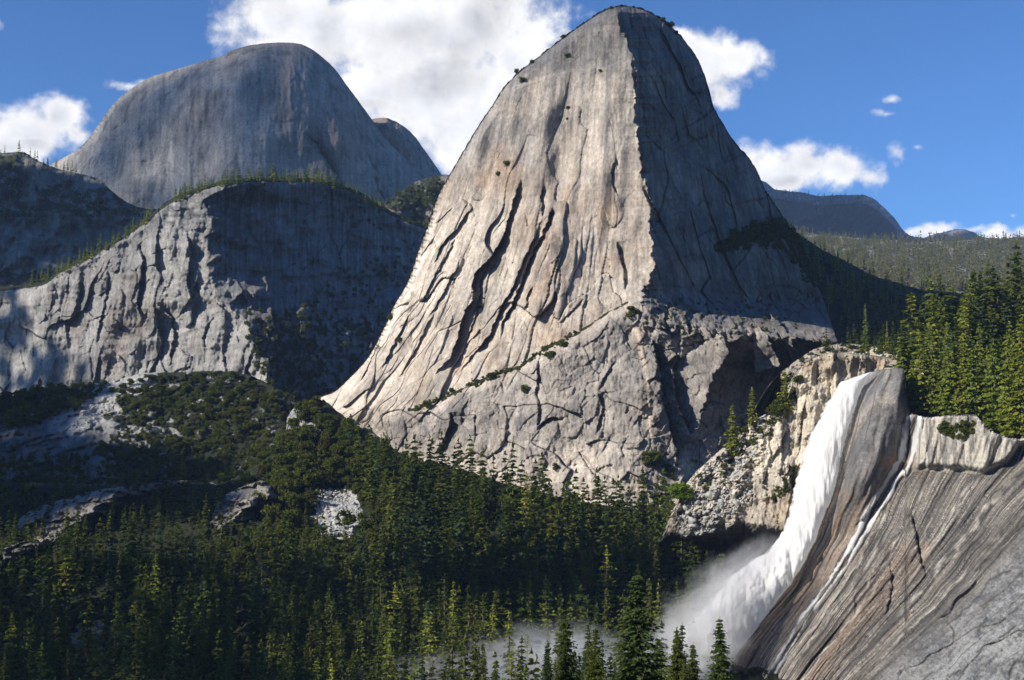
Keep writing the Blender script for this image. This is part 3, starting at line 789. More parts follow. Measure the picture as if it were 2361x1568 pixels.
def D_slab(x, y):
    D = slab_plane(x, y)
    foot = np.interp(x, [1990, 2100, 2128, 2219, 2268, 2317, 2350, 2420, 2700], [1100, 1085, 1079, 1083, 1091, 1068, 1030, 1000, 960])
    kk = sstep(2095, 2125, x)
    Dw = slab_plane(x, np.maximum(y, foot)) - sstep(6, -14, y - foot) * 7
    D = D * (1 - kk) + Dw * kk
    fr = np.interp(y, [p[0] for p in WR], [p[1] for p in WR])
    D = D - 30 * sstep(-2, 40, x - fr) * sstep(2125, 2040, x + (y - 960) * .35) * sstep(1240, 1080, y)   # rounded buttress right of the fall
    c = flow_c(x, y)
    cc = c + .06 * fbm(x / 150, y / 110, 3, 431)
    L = y * 1.0
    D = D + 1.8 * fbm(cc * 4, L / 260, 3, 432) + .12 * fbm(cc * 22, L / 200, 2, 433) + .2 * fbm(x / 6, y / 6, 2, 434)
    ed, ht = voro(cc * 2.2 + .3 * fbm(x / 80, y / 80, 2, 5), L / 240, 435); D = D + ht * .7
    # thick exfoliation steps
    for pts, h, w in [([(2030, 1105), (2020, 1150), (1995, 1190), (1968, 1215)], 4, 14), ([(2100, 1180), (2110, 1230), (2120, 1290), (2135, 1330)], 5, 14), ([(2050, 1290), (2056, 1350), (2040, 1430)], 3, 14),
                      ([(1950, 1150), (1946, 1090), (1952, 1030)], 6, 10)]:
        add_step(D, x, y, pts, h, w)
    crk = .8 * np.exp(-(ed / .010) ** 2) * (fbm(x / 90, y / 90, 2, 451) > -.05) * (c > 1.1)
    for c0 in (4.75, 5.15, 5.55, 5.9, 6.3):
        crk = np.maximum(crk, .75 * np.exp(-((c + .08 * fbm(x / 70, y / 70, 3, 470) - c0) / .018) ** 2) * (fbm(x / 60, y / 60, 2, int(c0 * 100)) > -.1))
    wig = .10 * fbm(x / 60, y / 60, 3, 460)
    for c0, wd_, ya, yb_, k_ in [(1.30, .035, 1180, 1600, .9), (1.55, .05, 1250, 1700, .8), (1.95, .03, 1120, 1420, .9), (2.25, .045, 1300, 1700, .8), (2.62, .03, 1180, 1500, .8), (3.05, .05, 1120, 1400, .9), (3.2, .025, 1100, 1340, .9), (3.55, .035, 1350, 1700, .7), (4.1, .04, 1120, 1420, .7), (4.6, .03, 1200, 1600, .7)]:
        xtra = k_ * np.exp(-((c + wig - c0) / wd_) ** 2) * sstep(ya - 30, ya + 30, y) * sstep(yb_ + 40, yb_ - 60, y) * np.clip(.65 + fbm(x / 25, y / 40, 2, 461), 0, 1)
        lines = xtra if c0 == 1.30 else np.maximum(lines, xtra)
    # stains
    def blob(cx, cy_, rx, ry): return np.exp(-np.hypot((x - cx) / rx, (y - cy_) / ry) ** 2)
    wallw = kk * sstep(8, -2, y - foot) * (y > 960)
    streak = fbm(cc * 34, L / 420, 4, 436, .7); s2 = fbm(cc * 90, L / 200, 3, 437, .6)
    dark = np.clip(.80 + .9 * fbm(cc * 8, L / 300, 3, 438) + .5 * streak, 0, 1)
    dark *= sstep(5.6, 4.6, c + .4 * fbm(cc * 6, L / 200, 3, 439)) * sstep(0.25, 1.0, c)
    dark = np.where((c < .85), .25 * sstep(.12, .0, c) + .15 + .35 * np.clip(streak, 0, 1), dark)
    cres = np.exp(-(poly_dist(x, y, [(2128, 1092), (2219, 1098), (2268, 1106), (2320, 1084)])[0] / 22) ** 2)
    dark = np.clip(dark + .8 * cres * (y > foot), 0, 1) * (1 - wallw)
    pale = np.clip(sstep(.18, .5, streak + .3 * s2 + .35 * np.exp(-((c - 1.15) / .25) ** 2) - .05), 0, 1) * sstep(5.4, 4.4, c)
    pale = np.clip(pale + wallw * (.55 + .5 * (fbm(x / 9, y / 80, 3, 440) > 0)), 0, 1)
    warm = np.clip(.95 * blob(2062, 1066, 40, 14) + .8 * blob(2125, 1055, 14, 30) + .7 * blob(1940, 1140, 12, 10) + .35 * sstep(1.4, .2, c) * sstep(1050, 1200, y) + .55 * np.exp(-((c - 2.6) / .7) ** 2) * (y > 1250) * np.clip(fbm(cc * 20, L / 300, 3, 441) + .4, 0, 1), 0, 1)
    wet = np.clip(np.exp(-((c - 1.0) / .16) ** 2) + .4 * dark, 0, 1)
    veg = np.clip(.9 * blob(1985 - 165, 1345, 1, 1) + .7 * np.exp(-(poly_dist(x, y, [(1852, 1335), (1830, 1368), (1808, 1398)])[0] / 6) ** 2) + .45 * sstep(960, 930, y) * (x > 2080) + .2 * sstep(5.6, 6.1, c) * (fbm(x / 18, y / 14, 3, 442) > .3) * 2.2, 0, 1)
    grey = sstep(4.7, 5.6, c + .3 * fbm(cc * 8, L / 200, 2, 443))
    return D, dict(flowc=cc, alongc=L / 100., dk=dark, pale=pale, warm=warm, wet=wet, veg=veg, grey=grey, line=lines, crack=np.clip(crk, 0, 1), wallw=np.clip(wallw, 0, 1), butt=sstep(.02, .12, c) * sstep(.98, .75, c + .08 * fbm(x / 20, y / 40, 2, 450)) * sstep(1230, 1130, y + .3 * (x - 1960)))


def slab_mat():
    m, t, out = new_mat('slab_granite')
    P = t.pos()
    cv = t.new('ShaderNodeCombineXYZ'); t.put(cv.inputs[0], t.attr('flowc')); t.put(cv.inputs[1], t.attr('alongc'))
    Q = cv.outputs[0]
    n1 = t.noise(t.scl(Q, (13, .30, 1)), 1, 5, .6, .5)
    n2 = t.noise(t.scl(Q, (46, .45, 1)), 1, 4, .65, .3)
    n3 = t.noise(t.scl(Q, (4.5, .25, 1)), 1, 4, .6, .3)
    nf = t.noise(t.scl(P, (.35,) * 3), 1, 6, .7)
    nl = t.noise(t.scl(P, (.8,) * 3), 1, 4, .65)
    nb1 = t.noise(t.scl(P, (.018,) * 3), 1, 5, .6, .6)
    nb2 = t.noise(t.scl(P, (.05,) * 3), 1, 5, .65)
    nseg = t.noise(t.scl(P, (.028,) * 3), 1, 4, .6)
    c = t.mix(t.ramp(t.math('ADD', t.math('MULTIPLY', nb1, .5), t.math('MULTIPLY', n3, .5)), .42, .58), (.20, .185, .165), (.060, .057, .055))
    c = t.mix(t.math('MULTIPLY', t.attr('dk'), t.ramp(nb2, .35, .65, .35, .9)), c, (.050, .047, .046))
    c = t.mix(t.ramp(n1, .52, .64, 0, .6), c, (.20, .19, .175))
    c = t.mix(t.math('MULTIPLY', t.ramp(n1, .47, .36), .8), c, (.030, .028, .030))
    c = t.mix(t.math('MULTIPLY', t.math('MULTIPLY', t.ramp(n2, .535, .60), t.ramp(nseg, .47, .60)), t.math('MULTIPLY_ADD', t.attr('pale'), .4, .6)), c, (.50, .46, .39))
    c = t.mix(t.math('MULTIPLY', t.attr('pale'), t.ramp(n1, .42, .56, 0, .85)), c, (.36, .325, .27))
    bt = t.mix(t.ramp(nb2, .42, .60), (.20, .197, .19), (.115, .112, .11))
    bt = t.mix(t.math('MULTIPLY', t.ramp(nb1, .48, .60), t.ramp(nf, .4, .6)), bt, (.30, .25, .19))
    bt = t.mix(t.ramp(n1, .56, .66, 0, .8), bt, (.07, .066, .064))
    c = t.mix(t.attr('butt'), c, bt)
    c = t.mix(t.math('MULTIPLY', t.attr('line'), t.ramp(n2, .35, .55, .35, 1)), c, (.50, .47, .41))
    c = t.vmath('SCALE', c, sc_=t.ramp(nb1, .38, .62, .68, 1.2))
    c = t.mix(t.math('MULTIPLY', t.attr('warm'), t.ramp(n1, .36, .6)), c, (.33, .18, .085))
    g = t.mix(t.ramp(t.math('ADD', t.math('MULTIPLY', nf, .5), t.math('MULTIPLY', nb2, .5)), .42, .58), (.245, .25, .25), (.105, .11, .115))
    g = t.mix(t.ramp(nl, .55, .68, 0, .7), g, (.06, .063, .063))
    g = t.mix(t.ramp(n1, .60, .70, 0, .8), g, (.06, .06, .062))
    g = t.mix(t.math('MULTIPLY', t.ramp(n2, .58, .66), .5), g, (.30, .30, .29))
    c = t.mix(t.attr('grey'), c, g)
    c = t.mix(t.attr('crack'), c, (.022, .021, .022))
    nw = t.noise(t.scl(P, (.25, .25, .02)), 1, 4, .6)
    c = t.mix(t.attr('wallw'), c, t.mix(t.ramp(nw, .46, .60), (.46, .43, .37), (.19, .183, .17)))
    gr = t.noise(t.scl(P, (.55,) * 3), 1, 8, .78)
    c = t.vmath('SCALE', c, sc_=t.ramp(gr, .34, .66, .6, 1.35, False))
    c = t.mix(t.ramp(t.math('ADD', t.attr('veg'), t.math('MULTIPLY', t.math('SUBTRACT', nf, .5), .8)), .45, .6), c, (.06, .065, .02))
    bh = t.math('ADD', t.math('MULTIPLY', n2, 1.0), t.math('ADD', n1, nf))
    b = bsdf(t, out, c, .85, bh, .3, .8, .25)
    t.put(b.inputs['Roughness'], t.ramp(t.attr('wet'), .2, 1, .85, .5))
    return m


# the slab's left boundary runs under the fall
relief('wet_granite_slab', slab_top2, lambda x: x * 0 + 1860, 1480, 2900, 2.2, D_slab, slab_mat(), edge=(8, 6), back=26, backdrop=.6, jag=1.5, smooth=True)


# near hillside below the viewpoint and the great valley ground far below everything
def D_near(x, y):
    return 330 - (y - 1600) * .22 + 8 * fbm(x / 150, y / 100, 3, 451), dict(veg=z(x) + .9)


relief('near_hillside', curve([(200, 1760), (900, 1690), (1200, 1640), (1500, 1620), (1700, 1640), (1900, 1720), (2300, 1900)]), lambda x: x * 0 + 2500, 200, 2300, 10, D_near, M_FLOOR, edge=(20, 30), back=160, backdrop=.8)
gv = np.array([[-16000, -6000, -420], [16000, -6000, -420], [16000, 22000, -420], [-16000, 22000, -420]], float)
tag(mesh_obj('ground', gv, np.array([[0, 1, 2, 3]]), M_FLOOR), kind='structure')


# the dark mountainside behind the viewpoint (it closes the valley and keeps half the sky off the shaded walls)
bx, by = np.meshgrid(np.linspace(-5200, 5200, 70), np.linspace(0, 1, 30))
ang = bx / 5200 * 1.55
rr_ = 900 + 1500 * by
BV = np.stack([np.sin(ang) * rr_ * 1.15, -np.cos(ang) * rr_, -300 + (1150 + 1250 * sstep(-.5, .3, ang)) * by ** .8 * (1 - .45 * sstep(-.2, -1.2, ang)) + 60 * fbm(bx / 500, by * 4, 4, 501)], -1)
ix_ = np.arange(BV.shape[0] * BV.shape[1]).reshape(BV.shape[:2])
BF = np.stack([ix_[:-1, :-1], ix_[:-1, 1:], ix_[1:, 1:], ix_[1:, :-1]], -1).reshape(-1, 4)
tag(mesh_obj('opposite_mountainside', BV.reshape(-1, 3), BF, M_FLOOR), kind='structure')


# ------------------------------------------------------------------ foliage
def leaf_mat(name, a, b, c_, trans=.33):
    m, t, out = new_mat(name)
    oi = t.new('ShaderNodeObjectInfo')
    r = t.math('FRACT', t.math('ADD', oi.outputs['Random'], t.attr('rnd')))
    P = t.pos()
    n = t.noise(t.scl(P, (.35,) * 3), 1, 3, .6)
    col = t.mix(t.ramp(r, 0, .55), a, b)
    col = t.mix(t.ramp(r, .72, 1.0), col, c_)
    col = t.mix(t.ramp(n, .35, .7, 0, .45), col, t.vmath('SCALE', col, sc_=.55))
    d = t.new('ShaderNodeBsdfDiffuse'); t.put(d.inputs[0], col)
    tr = t.new('ShaderNodeBsdfTranslucent'); t.put(tr.inputs[0], t.vmath('MULTIPLY', col, (1.2, 1.3, .5)))
    mx = t.new('ShaderNodeMixShader'); mx.inputs[0].default_value = trans
    t.l.new(d.outputs[0], mx.inputs[1]); t.l.new(tr.outputs[0], mx.inputs[2])
    t.l.new(mx.outputs[0], out.inputs['Surface'])
    return m


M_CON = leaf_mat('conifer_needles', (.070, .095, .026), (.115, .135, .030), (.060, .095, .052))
M_CON2 = leaf_mat('sunlit_needles', (.165, .215, .040), (.26, .28, .048), (.14, .20, .06))  # lighter copy of the needles, sunlight put into the colour
M_RIM = leaf_mat('rim_needles', (.20, .25, .045), (.28, .30, .05), (.17, .23, .06), .4)  # lightest needle copy, for the rim firs, with sunlight in its colour
M_NEAR = leaf_mat('near_needles', (.075, .110, .028), (.125, .150, .032), (.060, .095, .045))
M_OAK = leaf_mat('oak_leaves', (.075, .100, .024), (.115, .130, .028), (.085, .085, .030))
M_BRIGHT = leaf_mat('fresh_leaves', (.13, .20, .02), (.18, .26, .03), (.12, .18, .02), .4)
M_DEAD = leaf_mat('dead_needles', (.16, .09, .055), (.12, .075, .05), (.14, .10, .08), .1)
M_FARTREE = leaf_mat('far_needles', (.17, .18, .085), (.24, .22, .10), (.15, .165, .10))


def bark():
    m, t, out = new_mat('bark')
    P = t.pos(); n = t.noise(t.scl(P, (2, 2, .4)), 1, 4, .6)
    bsdf(t, out, t.mix(t.ramp(n, .3, .7), (.10, .07, .05), (.20, .16, .13)), .95)
    return m


M_BARK = bark()


def trunk_mesh(h, r, rng, lean=.0, seg=7, rings=10, limbs=0):
    V, F = [], []
    def tube(pts, rad):
        base = len(V)
        for p, ra in zip(pts, rad):
            for k in range(seg):
                a = 2 * math.pi * k / seg
                V.append((p[0] + ra * math.cos(a), p[1] + ra * math.sin(a), p[2]))
        for i in range(len(pts) - 1):
            for k in range(seg):
                a = base + i * seg + k; b = base + i * seg + (k + 1) % seg
                F.append((a, b, b + seg, a + seg))
    zz = [-1.5 + (h + 1.5) * i / (rings - 1) for i in range(rings)]
    tube([(rng.uniform(-.08, .08) * r * 2, rng.uniform(-.08, .08) * r * 2, z_) for z_ in zz], [r * (1.25 if i == 0 else 1) * max(.04, 1 - z_ / h) ** .8 if z_ > 0 else r * 1.2 for i, z_ in enumerate(zz)])
    for _ in range(limbs):
        z0 = rng.uniform(.35, .75) * h; a = rng.uniform(0, 6.28); L = rng.uniform(.25, .45) * h
        tube([(0, 0, z0), (math.cos(a) * L * .5, math.sin(a) * L * .5, z0 + L * .35), (math.cos(a) * L, math.sin(a) * L, z0 + L * .6)], [r * .5, r * .3, r * .08])
    return np.array(V), np.array(F)


def leaf_quads(C, size, rng, droop=0.3, flat=.5, stretch=1.7, outd=None):
    """one small kite-shaped leaf clump per centre"""
    n = len(C)
    a = rng.uniform(0, 2 * np.pi, n)
    u = np.stack([np.cos(a), np.sin(a), rng.normal(0, flat, n)], -1)
    if outd is not None: u = outd * 1.0 + .55 * u
    u[:, 2] -= droop
    u /= np.linalg.norm(u, axis=1, keepdims=True)
    w = rng.normal(0, 1, (n, 3)); w[:, 2] *= flat + .35
    w = w - (w * u).sum(1, keepdims=True) * u
    w /= np.linalg.norm(w, axis=1, keepdims=True) + 1e-9
    s = (size if np.ndim(size) else np.full(n, size)) * rng.uniform(.6, 1.35, n)
    s = s[:, None]
    p0 = C - u * s * stretch * .5; p2 = C + u * s * stretch * .5
    p1 = C + w * s * .5 - u * s * .15; p3 = C - w * s * .5 - u * s * .15
    V = np.stack([p0, p1, p2, p3], 1).reshape(-1, 3)
    F = np.arange(4 * n).reshape(n, 4)
    return V, F


def conifer_crown(h, r, seed, whorls=24, nb=7, per=5, size=1.1, z0=.12, power=.85, up=-.25, gap=.12, dbl=1):
    rng = np.random.default_rng(seed)
    C = []; S_ = []; O = []
    prof = rng.uniform(.7, 1.15, whorls)
    for i in range(whorls):
        f = (i + rng.uniform(-.7, .7)) / whorls; f = min(max(f, 0), .995)
        zc = h * (z0 + (1 - z0) * f)
        R = r * (1 - f) ** power * prof[i] * (1 if f > .12 else .6 + 3.3 * f) + .25
        for b in range(nb):
            if rng.random() < gap: continue
            a = rng.uniform(0, 2 * np.pi); L = R * rng.uniform(.62, 1.18)
            k = max(2, int(per * (.35 + .65 * (1 - f))))
            tt_ = (np.arange(k) + rng.uniform(.2, .9, k)) / k
            for d in range(dbl):
                jit = rng.normal(0, .10 * L + .12, (k, 3)); jit[:, 2] *= .5
                c = np.stack([np.cos(a) * L * tt_, np.sin(a) * L * tt_, zc + up * L * tt_ + .10 * L * tt_ ** 2], -1) + jit
                C.append(c); S_.append(np.full(k, size) * (.55 + .45 * (1 - f)) * (1.15 - .4 * tt_))
                O.append(np.repeat(np.array([[math.cos(a), math.sin(a), up]]), k, 0))
    C.append(np.stack([rng.normal(0, .12, 6), rng.normal(0, .12, 6), h * np.linspace(.93, 1.01, 6)], -1)); S_.append(np.full(6, size * .5)); O.append(np.tile([[0, 0, 1.]], (6, 1)))
    return leaf_quads(np.concatenate(C), np.concatenate(S_), rng, .15, .45, 1.9, np.concatenate(O))


def oak_crown(h, r, seed, n=900, size=1.0, lobes=11, z0=.22):
    rng = np.random.default_rng(seed)
    L = []
    for i in range(lobes):
        a = rng.uniform(0, 6.28); q = rng.uniform(.1, .62) * r; zc = h * rng.uniform(z0 + .12, .80)
        L.append((math.cos(a) * q, math.sin(a) * q, zc, r * rng.uniform(.30, .55)))
    L = np.array(L)
    k = rng.integers(0, lobes, n)
    d = rng.normal(0, 1, (n, 3)); d /= np.linalg.norm(d, axis=1, keepdims=True)
    rad = L[k, 3] * rng.uniform(.55, 1.08, n)
    C = L[k, :3] + d * rad[:, None] * np.array([1, 1, .8])
    C[:, 2] = np.clip(C[:, 2], h * z0 * .6, h * 1.02)
    return leaf_quads(C, np.full(n, size), rng, .0, .9, 1.2)


RNG = random.Random(5)


class Kind:
    """prototype meshes of one kind of tree: crown and trunk, shared by the copies"""
    def __init__(s, name, crown, trunk, mat, h):
        s.h = h; s.name = name
        cv, cf = crown; tv, tf = trunk
        s.cv, s.cf = cv, cf
        s.crown = bpy.data.meshes.new('crown'); s._fill(s.crown, cv, cf, mat)
        s.trunk = bpy.data.meshes.new('trunk'); s._fill(s.trunk, tv, tf, M_BARK)

    def _fill(s, me, V, F, mat):
        me.from_pydata([tuple(v) for v in V], [], [tuple(int(q) for q in f) for f in F]); me.materials.append(mat); me.update()

    def place(s, loc, h, label, cat, group=None, wid=1.0, rot=None, lean=.02):
        root = bpy.data.objects.new(s.name, None); COL.objects.link(root)
        root.empty_display_size = .5
        root.location = loc; k = h / s.h
        root.scale = (k * wid, k * wid, k)
        root.rotation_euler = (RNG.uniform(-lean, lean), RNG.uniform(-lean, lean), RNG.uniform(0, 6.28) if rot is None else rot)
        tag(root, label, cat, group)
        for nm, me in (('trunk', s.trunk), ('crown', s.crown)):
            o = bpy.data.objects.new(nm, me); COL.objects.link(o); o.parent = root
        return root


def mk_con(name, h, r, seed, mat, **kw):
    rng = random.Random(seed)
    return Kind(name, conifer_crown(h, r, seed, **kw), trunk_mesh(h * .97, .016 * h + .06, rng), mat, h)


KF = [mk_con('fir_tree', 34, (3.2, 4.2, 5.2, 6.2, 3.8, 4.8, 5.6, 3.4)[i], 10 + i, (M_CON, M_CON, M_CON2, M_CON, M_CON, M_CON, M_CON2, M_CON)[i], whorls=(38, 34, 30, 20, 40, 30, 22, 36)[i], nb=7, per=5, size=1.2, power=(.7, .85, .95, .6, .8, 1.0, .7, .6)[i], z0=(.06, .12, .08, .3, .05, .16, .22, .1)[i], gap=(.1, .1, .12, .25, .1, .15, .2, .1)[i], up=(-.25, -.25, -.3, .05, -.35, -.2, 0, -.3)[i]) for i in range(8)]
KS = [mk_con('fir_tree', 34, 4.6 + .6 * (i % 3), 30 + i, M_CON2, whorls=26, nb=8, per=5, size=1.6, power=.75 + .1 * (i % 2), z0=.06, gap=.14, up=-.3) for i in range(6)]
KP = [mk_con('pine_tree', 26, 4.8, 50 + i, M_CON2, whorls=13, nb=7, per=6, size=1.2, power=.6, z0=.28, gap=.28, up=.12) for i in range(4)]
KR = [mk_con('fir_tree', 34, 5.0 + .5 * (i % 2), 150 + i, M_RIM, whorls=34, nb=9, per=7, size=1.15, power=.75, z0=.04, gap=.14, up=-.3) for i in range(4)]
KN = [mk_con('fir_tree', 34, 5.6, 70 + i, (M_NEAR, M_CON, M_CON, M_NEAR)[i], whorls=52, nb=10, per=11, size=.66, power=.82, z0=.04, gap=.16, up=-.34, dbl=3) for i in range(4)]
KD = [mk_con('dead_tree', 24, 2.6, 90 + i, M_DEAD, whorls=16, nb=5, per=3, size=.6, power=.8, z0=.2, gap=.35, up=-.1) for i in range(2)]
KO = [Kind('oak_tree', oak_crown(12, 6.0, 110 + i, 1100, 1.0, 13), trunk_mesh(8, .32, random.Random(i), limbs=4), M_OAK, 12) for i in range(5)]
KB = [Kind('oak_tree', oak_crown(12, 6.2, 130, 1300, .9, 14), trunk_mesh(8, .3, random.Random(3), limbs=4), M_BRIGHT, 12)]
# far variants: fewer, larger faces
FARC = [conifer_crown(20, 3.4, 200 + i, whorls=8, nb=5, per=2, size=2.6, z0=.05, gap=.05) for i in range(5)]
MIDC = [conifer_crown(30, 4.2, 220 + i, whorls=15, nb=6, per=3, size=1.9, z0=.08, gap=.08) for i in range(4)]
BUSHC = [oak_crown(6, 3.4 + .5 * (i % 4), 240 + i, 190, 1.15, 5 + i, .0) for i in range(8)]


def stuff(name, kinds, base_h, items, mat, label, cat):
    """one mesh of many small plants: items = (loc, height, width factor)"""
    VV, FF, RR = [], [], []; off = 0
    rg = np.random.default_rng(len(items) + 3)
    for n_, (loc, h, wd) in enumerate(items):
        V, F = kinds[n_ % len(kinds)]
        a = rg.uniform(0, 6.28); k = h / base_h; c, s_ = math.cos(a), math.sin(a)
        X = (V[:, 0] * c - V[:, 1] * s_) * k * wd + loc[0]; Y = (V[:, 0] * s_ + V[:, 1] * c) * k * wd + loc[1]
        VV.append(np.stack([X, Y, V[:, 2] * k + loc[2]], -1)); FF.append(F + off); RR.append(np.full(len(V), rg.random())); off += len(V)
    o = mesh_obj(name, np.concatenate(VV), np.concatenate(FF), mat, attrs={'rnd': np.concatenate(RR)})
    return tag(o, label, cat, kind='stuff')


def inside(x, y, poly):
    r = False; j = len(poly) - 1
    for i in range(len(poly)):
        xi, yi = poly[i]; xj, yj = poly[j]
        if (yi > y) != (yj > y) and x < (xj - xi) * (y - yi) / (yj - yi) + xi: r = not r
        j = i
    return r


def scatter(poly, n, seed, mind=0, yfac=1.0, reject=None):
    rg = random.Random(seed); out = []; xs = [p[0] for p in poly]; ys = [p[1] for p in poly]; tries = 0
    while len(out) < n and tries < n * 60:
        tries += 1
        x = rg.uniform(min(xs), max(xs)); y = rg.uniform(min(ys), max(ys))
        if not inside(x, y, poly) or (reject and reject(x, y)): continue
        if mind and any((x - a) ** 2 + ((y - b) / yfac) ** 2 < mind * mind for a, b in out): continue
        out.append((x, y))
    return out


CONS, OAKS, SHR = [], [], []         # candidates: (pixel height, loc, h, kinds, label, group, width)


def zone(lst, layer, poly, n, seed, h0, h1, kinds, label, group, mind=0, yfac=.6, reject=None, wid=(.85, 1.15), sink=.3):
    rg = random.Random(seed + 1000)
    for x, y in scatter(poly, n, seed, mind, yfac, reject):
        P = surf(layer, x, y); h = rg.uniform(h0, h1) * rg.uniform(.85, 1.1)
        lst.append((h * FOC / P[1], Vector(P) - Vector((0, 0, sink)), h, kinds, label, group, rg.uniform(*wid)))


def in_scree(x, y):
    return math.hypot(x - 775, (y - 1185) / 1.15) < 56 or math.hypot((x - 225) / 1.25, y - 1480) < 62 or math.hypot((x - 870) / 1.6, (y - 995) / .9) < 34


# main forest, in bands so that each group can be told by its place
zone(CONS, 'forest_floor', [(-60, 1330), (200, 1330), (420, 1330), (420, 1740), (-60, 1740)], 190, 1, 26, 50, KF, 'dark fir tree standing in the shaded forest at the lower left', 'firs in the lower left forest', 20, .62, in_scree, (1.0, 1.45))
zone(CONS, 'forest_floor', [(420, 1345), (620, 1330), (900, 1300), (900, 1740), (420, 1740)], 230, 2, 26, 50, KF, 'slender dark fir tree in the forest below the scree patch', 'firs in the forest below the scree patch', 20, .62, in_scree, (1.0, 1.45))
zone(CONS, 'forest_floor', [(900, 1190), (1200, 1230), (1200, 1740), (900, 1740)], 170, 3, 28, 50, KF, 'tall green fir tree in the dense forest at the foot of the central granite wall', 'firs below the central granite wall', 20, .62, in_scree, (1.0, 1.45))
zone(CONS, 'forest_floor', [(1200, 1230), (1500, 1250), (1570, 1300), (1640, 1330), (1700, 1420), (1600, 1560), (1560, 1740), (1200, 1740)], 200, 4, 26, 50, KF, 'very dark fir tree in the shaded forest beside the foot of the waterfall', 'firs beside the foot of the waterfall', 20, .62, in_scree, (1.0, 1.45))
zone(CONS, 'forest_floor', [(800, 1030), (930, 1085), (1050, 1100), (1200, 1145), (1300, 1170), (1500, 1200), (1590, 1240), (1640, 1300), (1200, 1240), (900, 1200), (830, 1150)], 120, 5, 26, 46, KF, 'green fir tree at the upper edge of the forest against the pale granite base', 'firs at the upper forest edge', 20, .6, in_scree, (1.1, 1.6))
zone(CONS, 'forest_floor', [(520, 1240), (700, 1200), (860, 1250), (900, 1310), (620, 1340), (520, 1330)], 40, 6, 16, 28, KF, 'small fir tree just below the white scree patch', 'small firs below the scree patch', 22, .6, in_scree)
zone(CONS, 'forest_floor', [(-60, 1118), (250, 1125), (520, 1125), (540, 1240), (520, 1340), (-60, 1335)], 230, 15, 12, 26, KF, 'dark fir tree in the shaded hollow behind the rock outcrop', 'firs in the hollow behind the outcrop', 13, .7, None, (1, 1.4))
# forest on the plateau at the right
P_R = [(2084, 948), (2088, 845), (2130, 800), (2250, 735), (2361, 675), (2480, 640), (2480, 1020), (2361, 1005), (2300, 990), (2270, 965), (2180, 955)]
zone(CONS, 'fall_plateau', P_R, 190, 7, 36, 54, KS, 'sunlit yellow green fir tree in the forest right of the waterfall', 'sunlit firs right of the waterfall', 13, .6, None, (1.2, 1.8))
zone(CONS, 'fall_plateau', [(1870, 822), (1900, 806), (1960, 798), (2080, 806), (2095, 850), (2020, 815), (1960, 812)], 34, 8, 8, 22, KP, 'small open pine tree on the bare ledge above the waterfall lip', 'pines above the waterfall lip', 7, .5, None, (.9, 1.4))
zone(CONS, 'grey_cliff', [(400, 466), (480, 432), (530, 420), (600, 414), (720, 414), (780, 430), (880, 482), (880, 492), (720, 422), (600, 420), (480, 436), (400, 474)], 110, 9, 14, 27, KF, 'small conifer on the rim of the grey cliff below the far dome', 'conifers on the rim of the grey cliff', 5, 1, None, (1, 1.5))
zone(CONS, 'grey_cliff', [(60, 655), (140, 626), (262, 560), (350, 498), (350, 510), (262, 572), (140, 640), (60, 668)], 50, 10, 14, 26, KF, 'small dark conifer on the left shoulder of the grey cliff', 'conifers on the left shoulder of the cliff', 6, 1, None, (1, 1.4))
zone(CONS, 'wooded_shoulder', [(-60, 352), (60, 352), (110, 350), (185, 388), (150, 420), (-60, 400)], 45, 11, 16, 30, KF, 'tiny dark conifer on the wooded shoulder left of the far dome', 'conifers left of the far dome', 7, 1, None, (.9, 1.3))
zone(CONS, 'wooded_shoulder', [(-60, 400), (150, 420), (260, 455), (340, 490), (250, 560), (100, 640), (-60, 660)], 150, 12, 12, 26, KF, 'tiny dark conifer on the wooded shoulder left of the far dome', 'conifers left of the far dome', 7, 1, None, (.9, 1.3))
zone(CONS, 'brushy_slope', [(-50, 1080), (250, 1060), (500, 1060), (620, 1040), (620, 1115), (480, 1120), (200, 1140), (-50, 1200)], 70, 13, 12, 26, KF, 'dark fir tree in the shaded hollow behind the rock outcrop', 'firs in the hollow behind the outcrop', 12, .7, None, (.8, 1.2))
zone(CONS, 'wooded_ridge', [(1790, 505), (1850, 548), (1960, 610), (2060, 655), (2300, 690), (2300, 800), (1990, 800), (1880, 700), (1800, 580)], 260, 14, 16, 30, KF, 'dark fir tree on the shaded ridge behind the waterfall plateau', 'firs on the shaded ridge', 6, 1, None, (.8, 1.2))
# oaks and broadleaf trees
zone(OAKS, 'forest_floor', [(600, 1090), (650, 1030), (700, 950), (760, 945), (830, 1000), (840, 1100), (790, 1130), (720, 1160), (690, 1230), (640, 1250), (560, 1130)], 90, 21, 11, 20, KO, 'round green oak tree on the spur left of the granite wall', 'oaks on the spur left of the granite wall', 11, .75, in_scree, (.8, 1.2))
zone(OAKS, 'forest_floor', [(480, 1290), (620, 1240), (840, 1250), (900, 1300), (700, 1340), (480, 1340)], 40, 22, 8, 14, KO, 'round oak tree among the firs below the small outcrop', 'oaks below the small outcrop', 12, .7, in_scree, (.8, 1.2))
zone(OAKS, 'brushy_slope', [(270, 905), (330, 875), (480, 868), (560, 875), (620, 900), (640, 960), (560, 985), (420, 950), (300, 950)], 90, 23, 6, 12, KO, 'dark round oak on the sunlit brushy slope under the grey cliff', 'oaks on the brushy slope', 9, .7, None, (.9, 1.5))
zone(OAKS, 'brushy_slope', [(300, 1000), (450, 1010), (600, 1000), (680, 1000), (700, 1060), (560, 1110), (400, 1110), (300, 1060)], 70, 24, 6, 12, KO, 'dark round oak on the lower brushy slope above the outcrops', 'oaks on the lower brushy slope', 9, .7, None, (.9, 1.5))
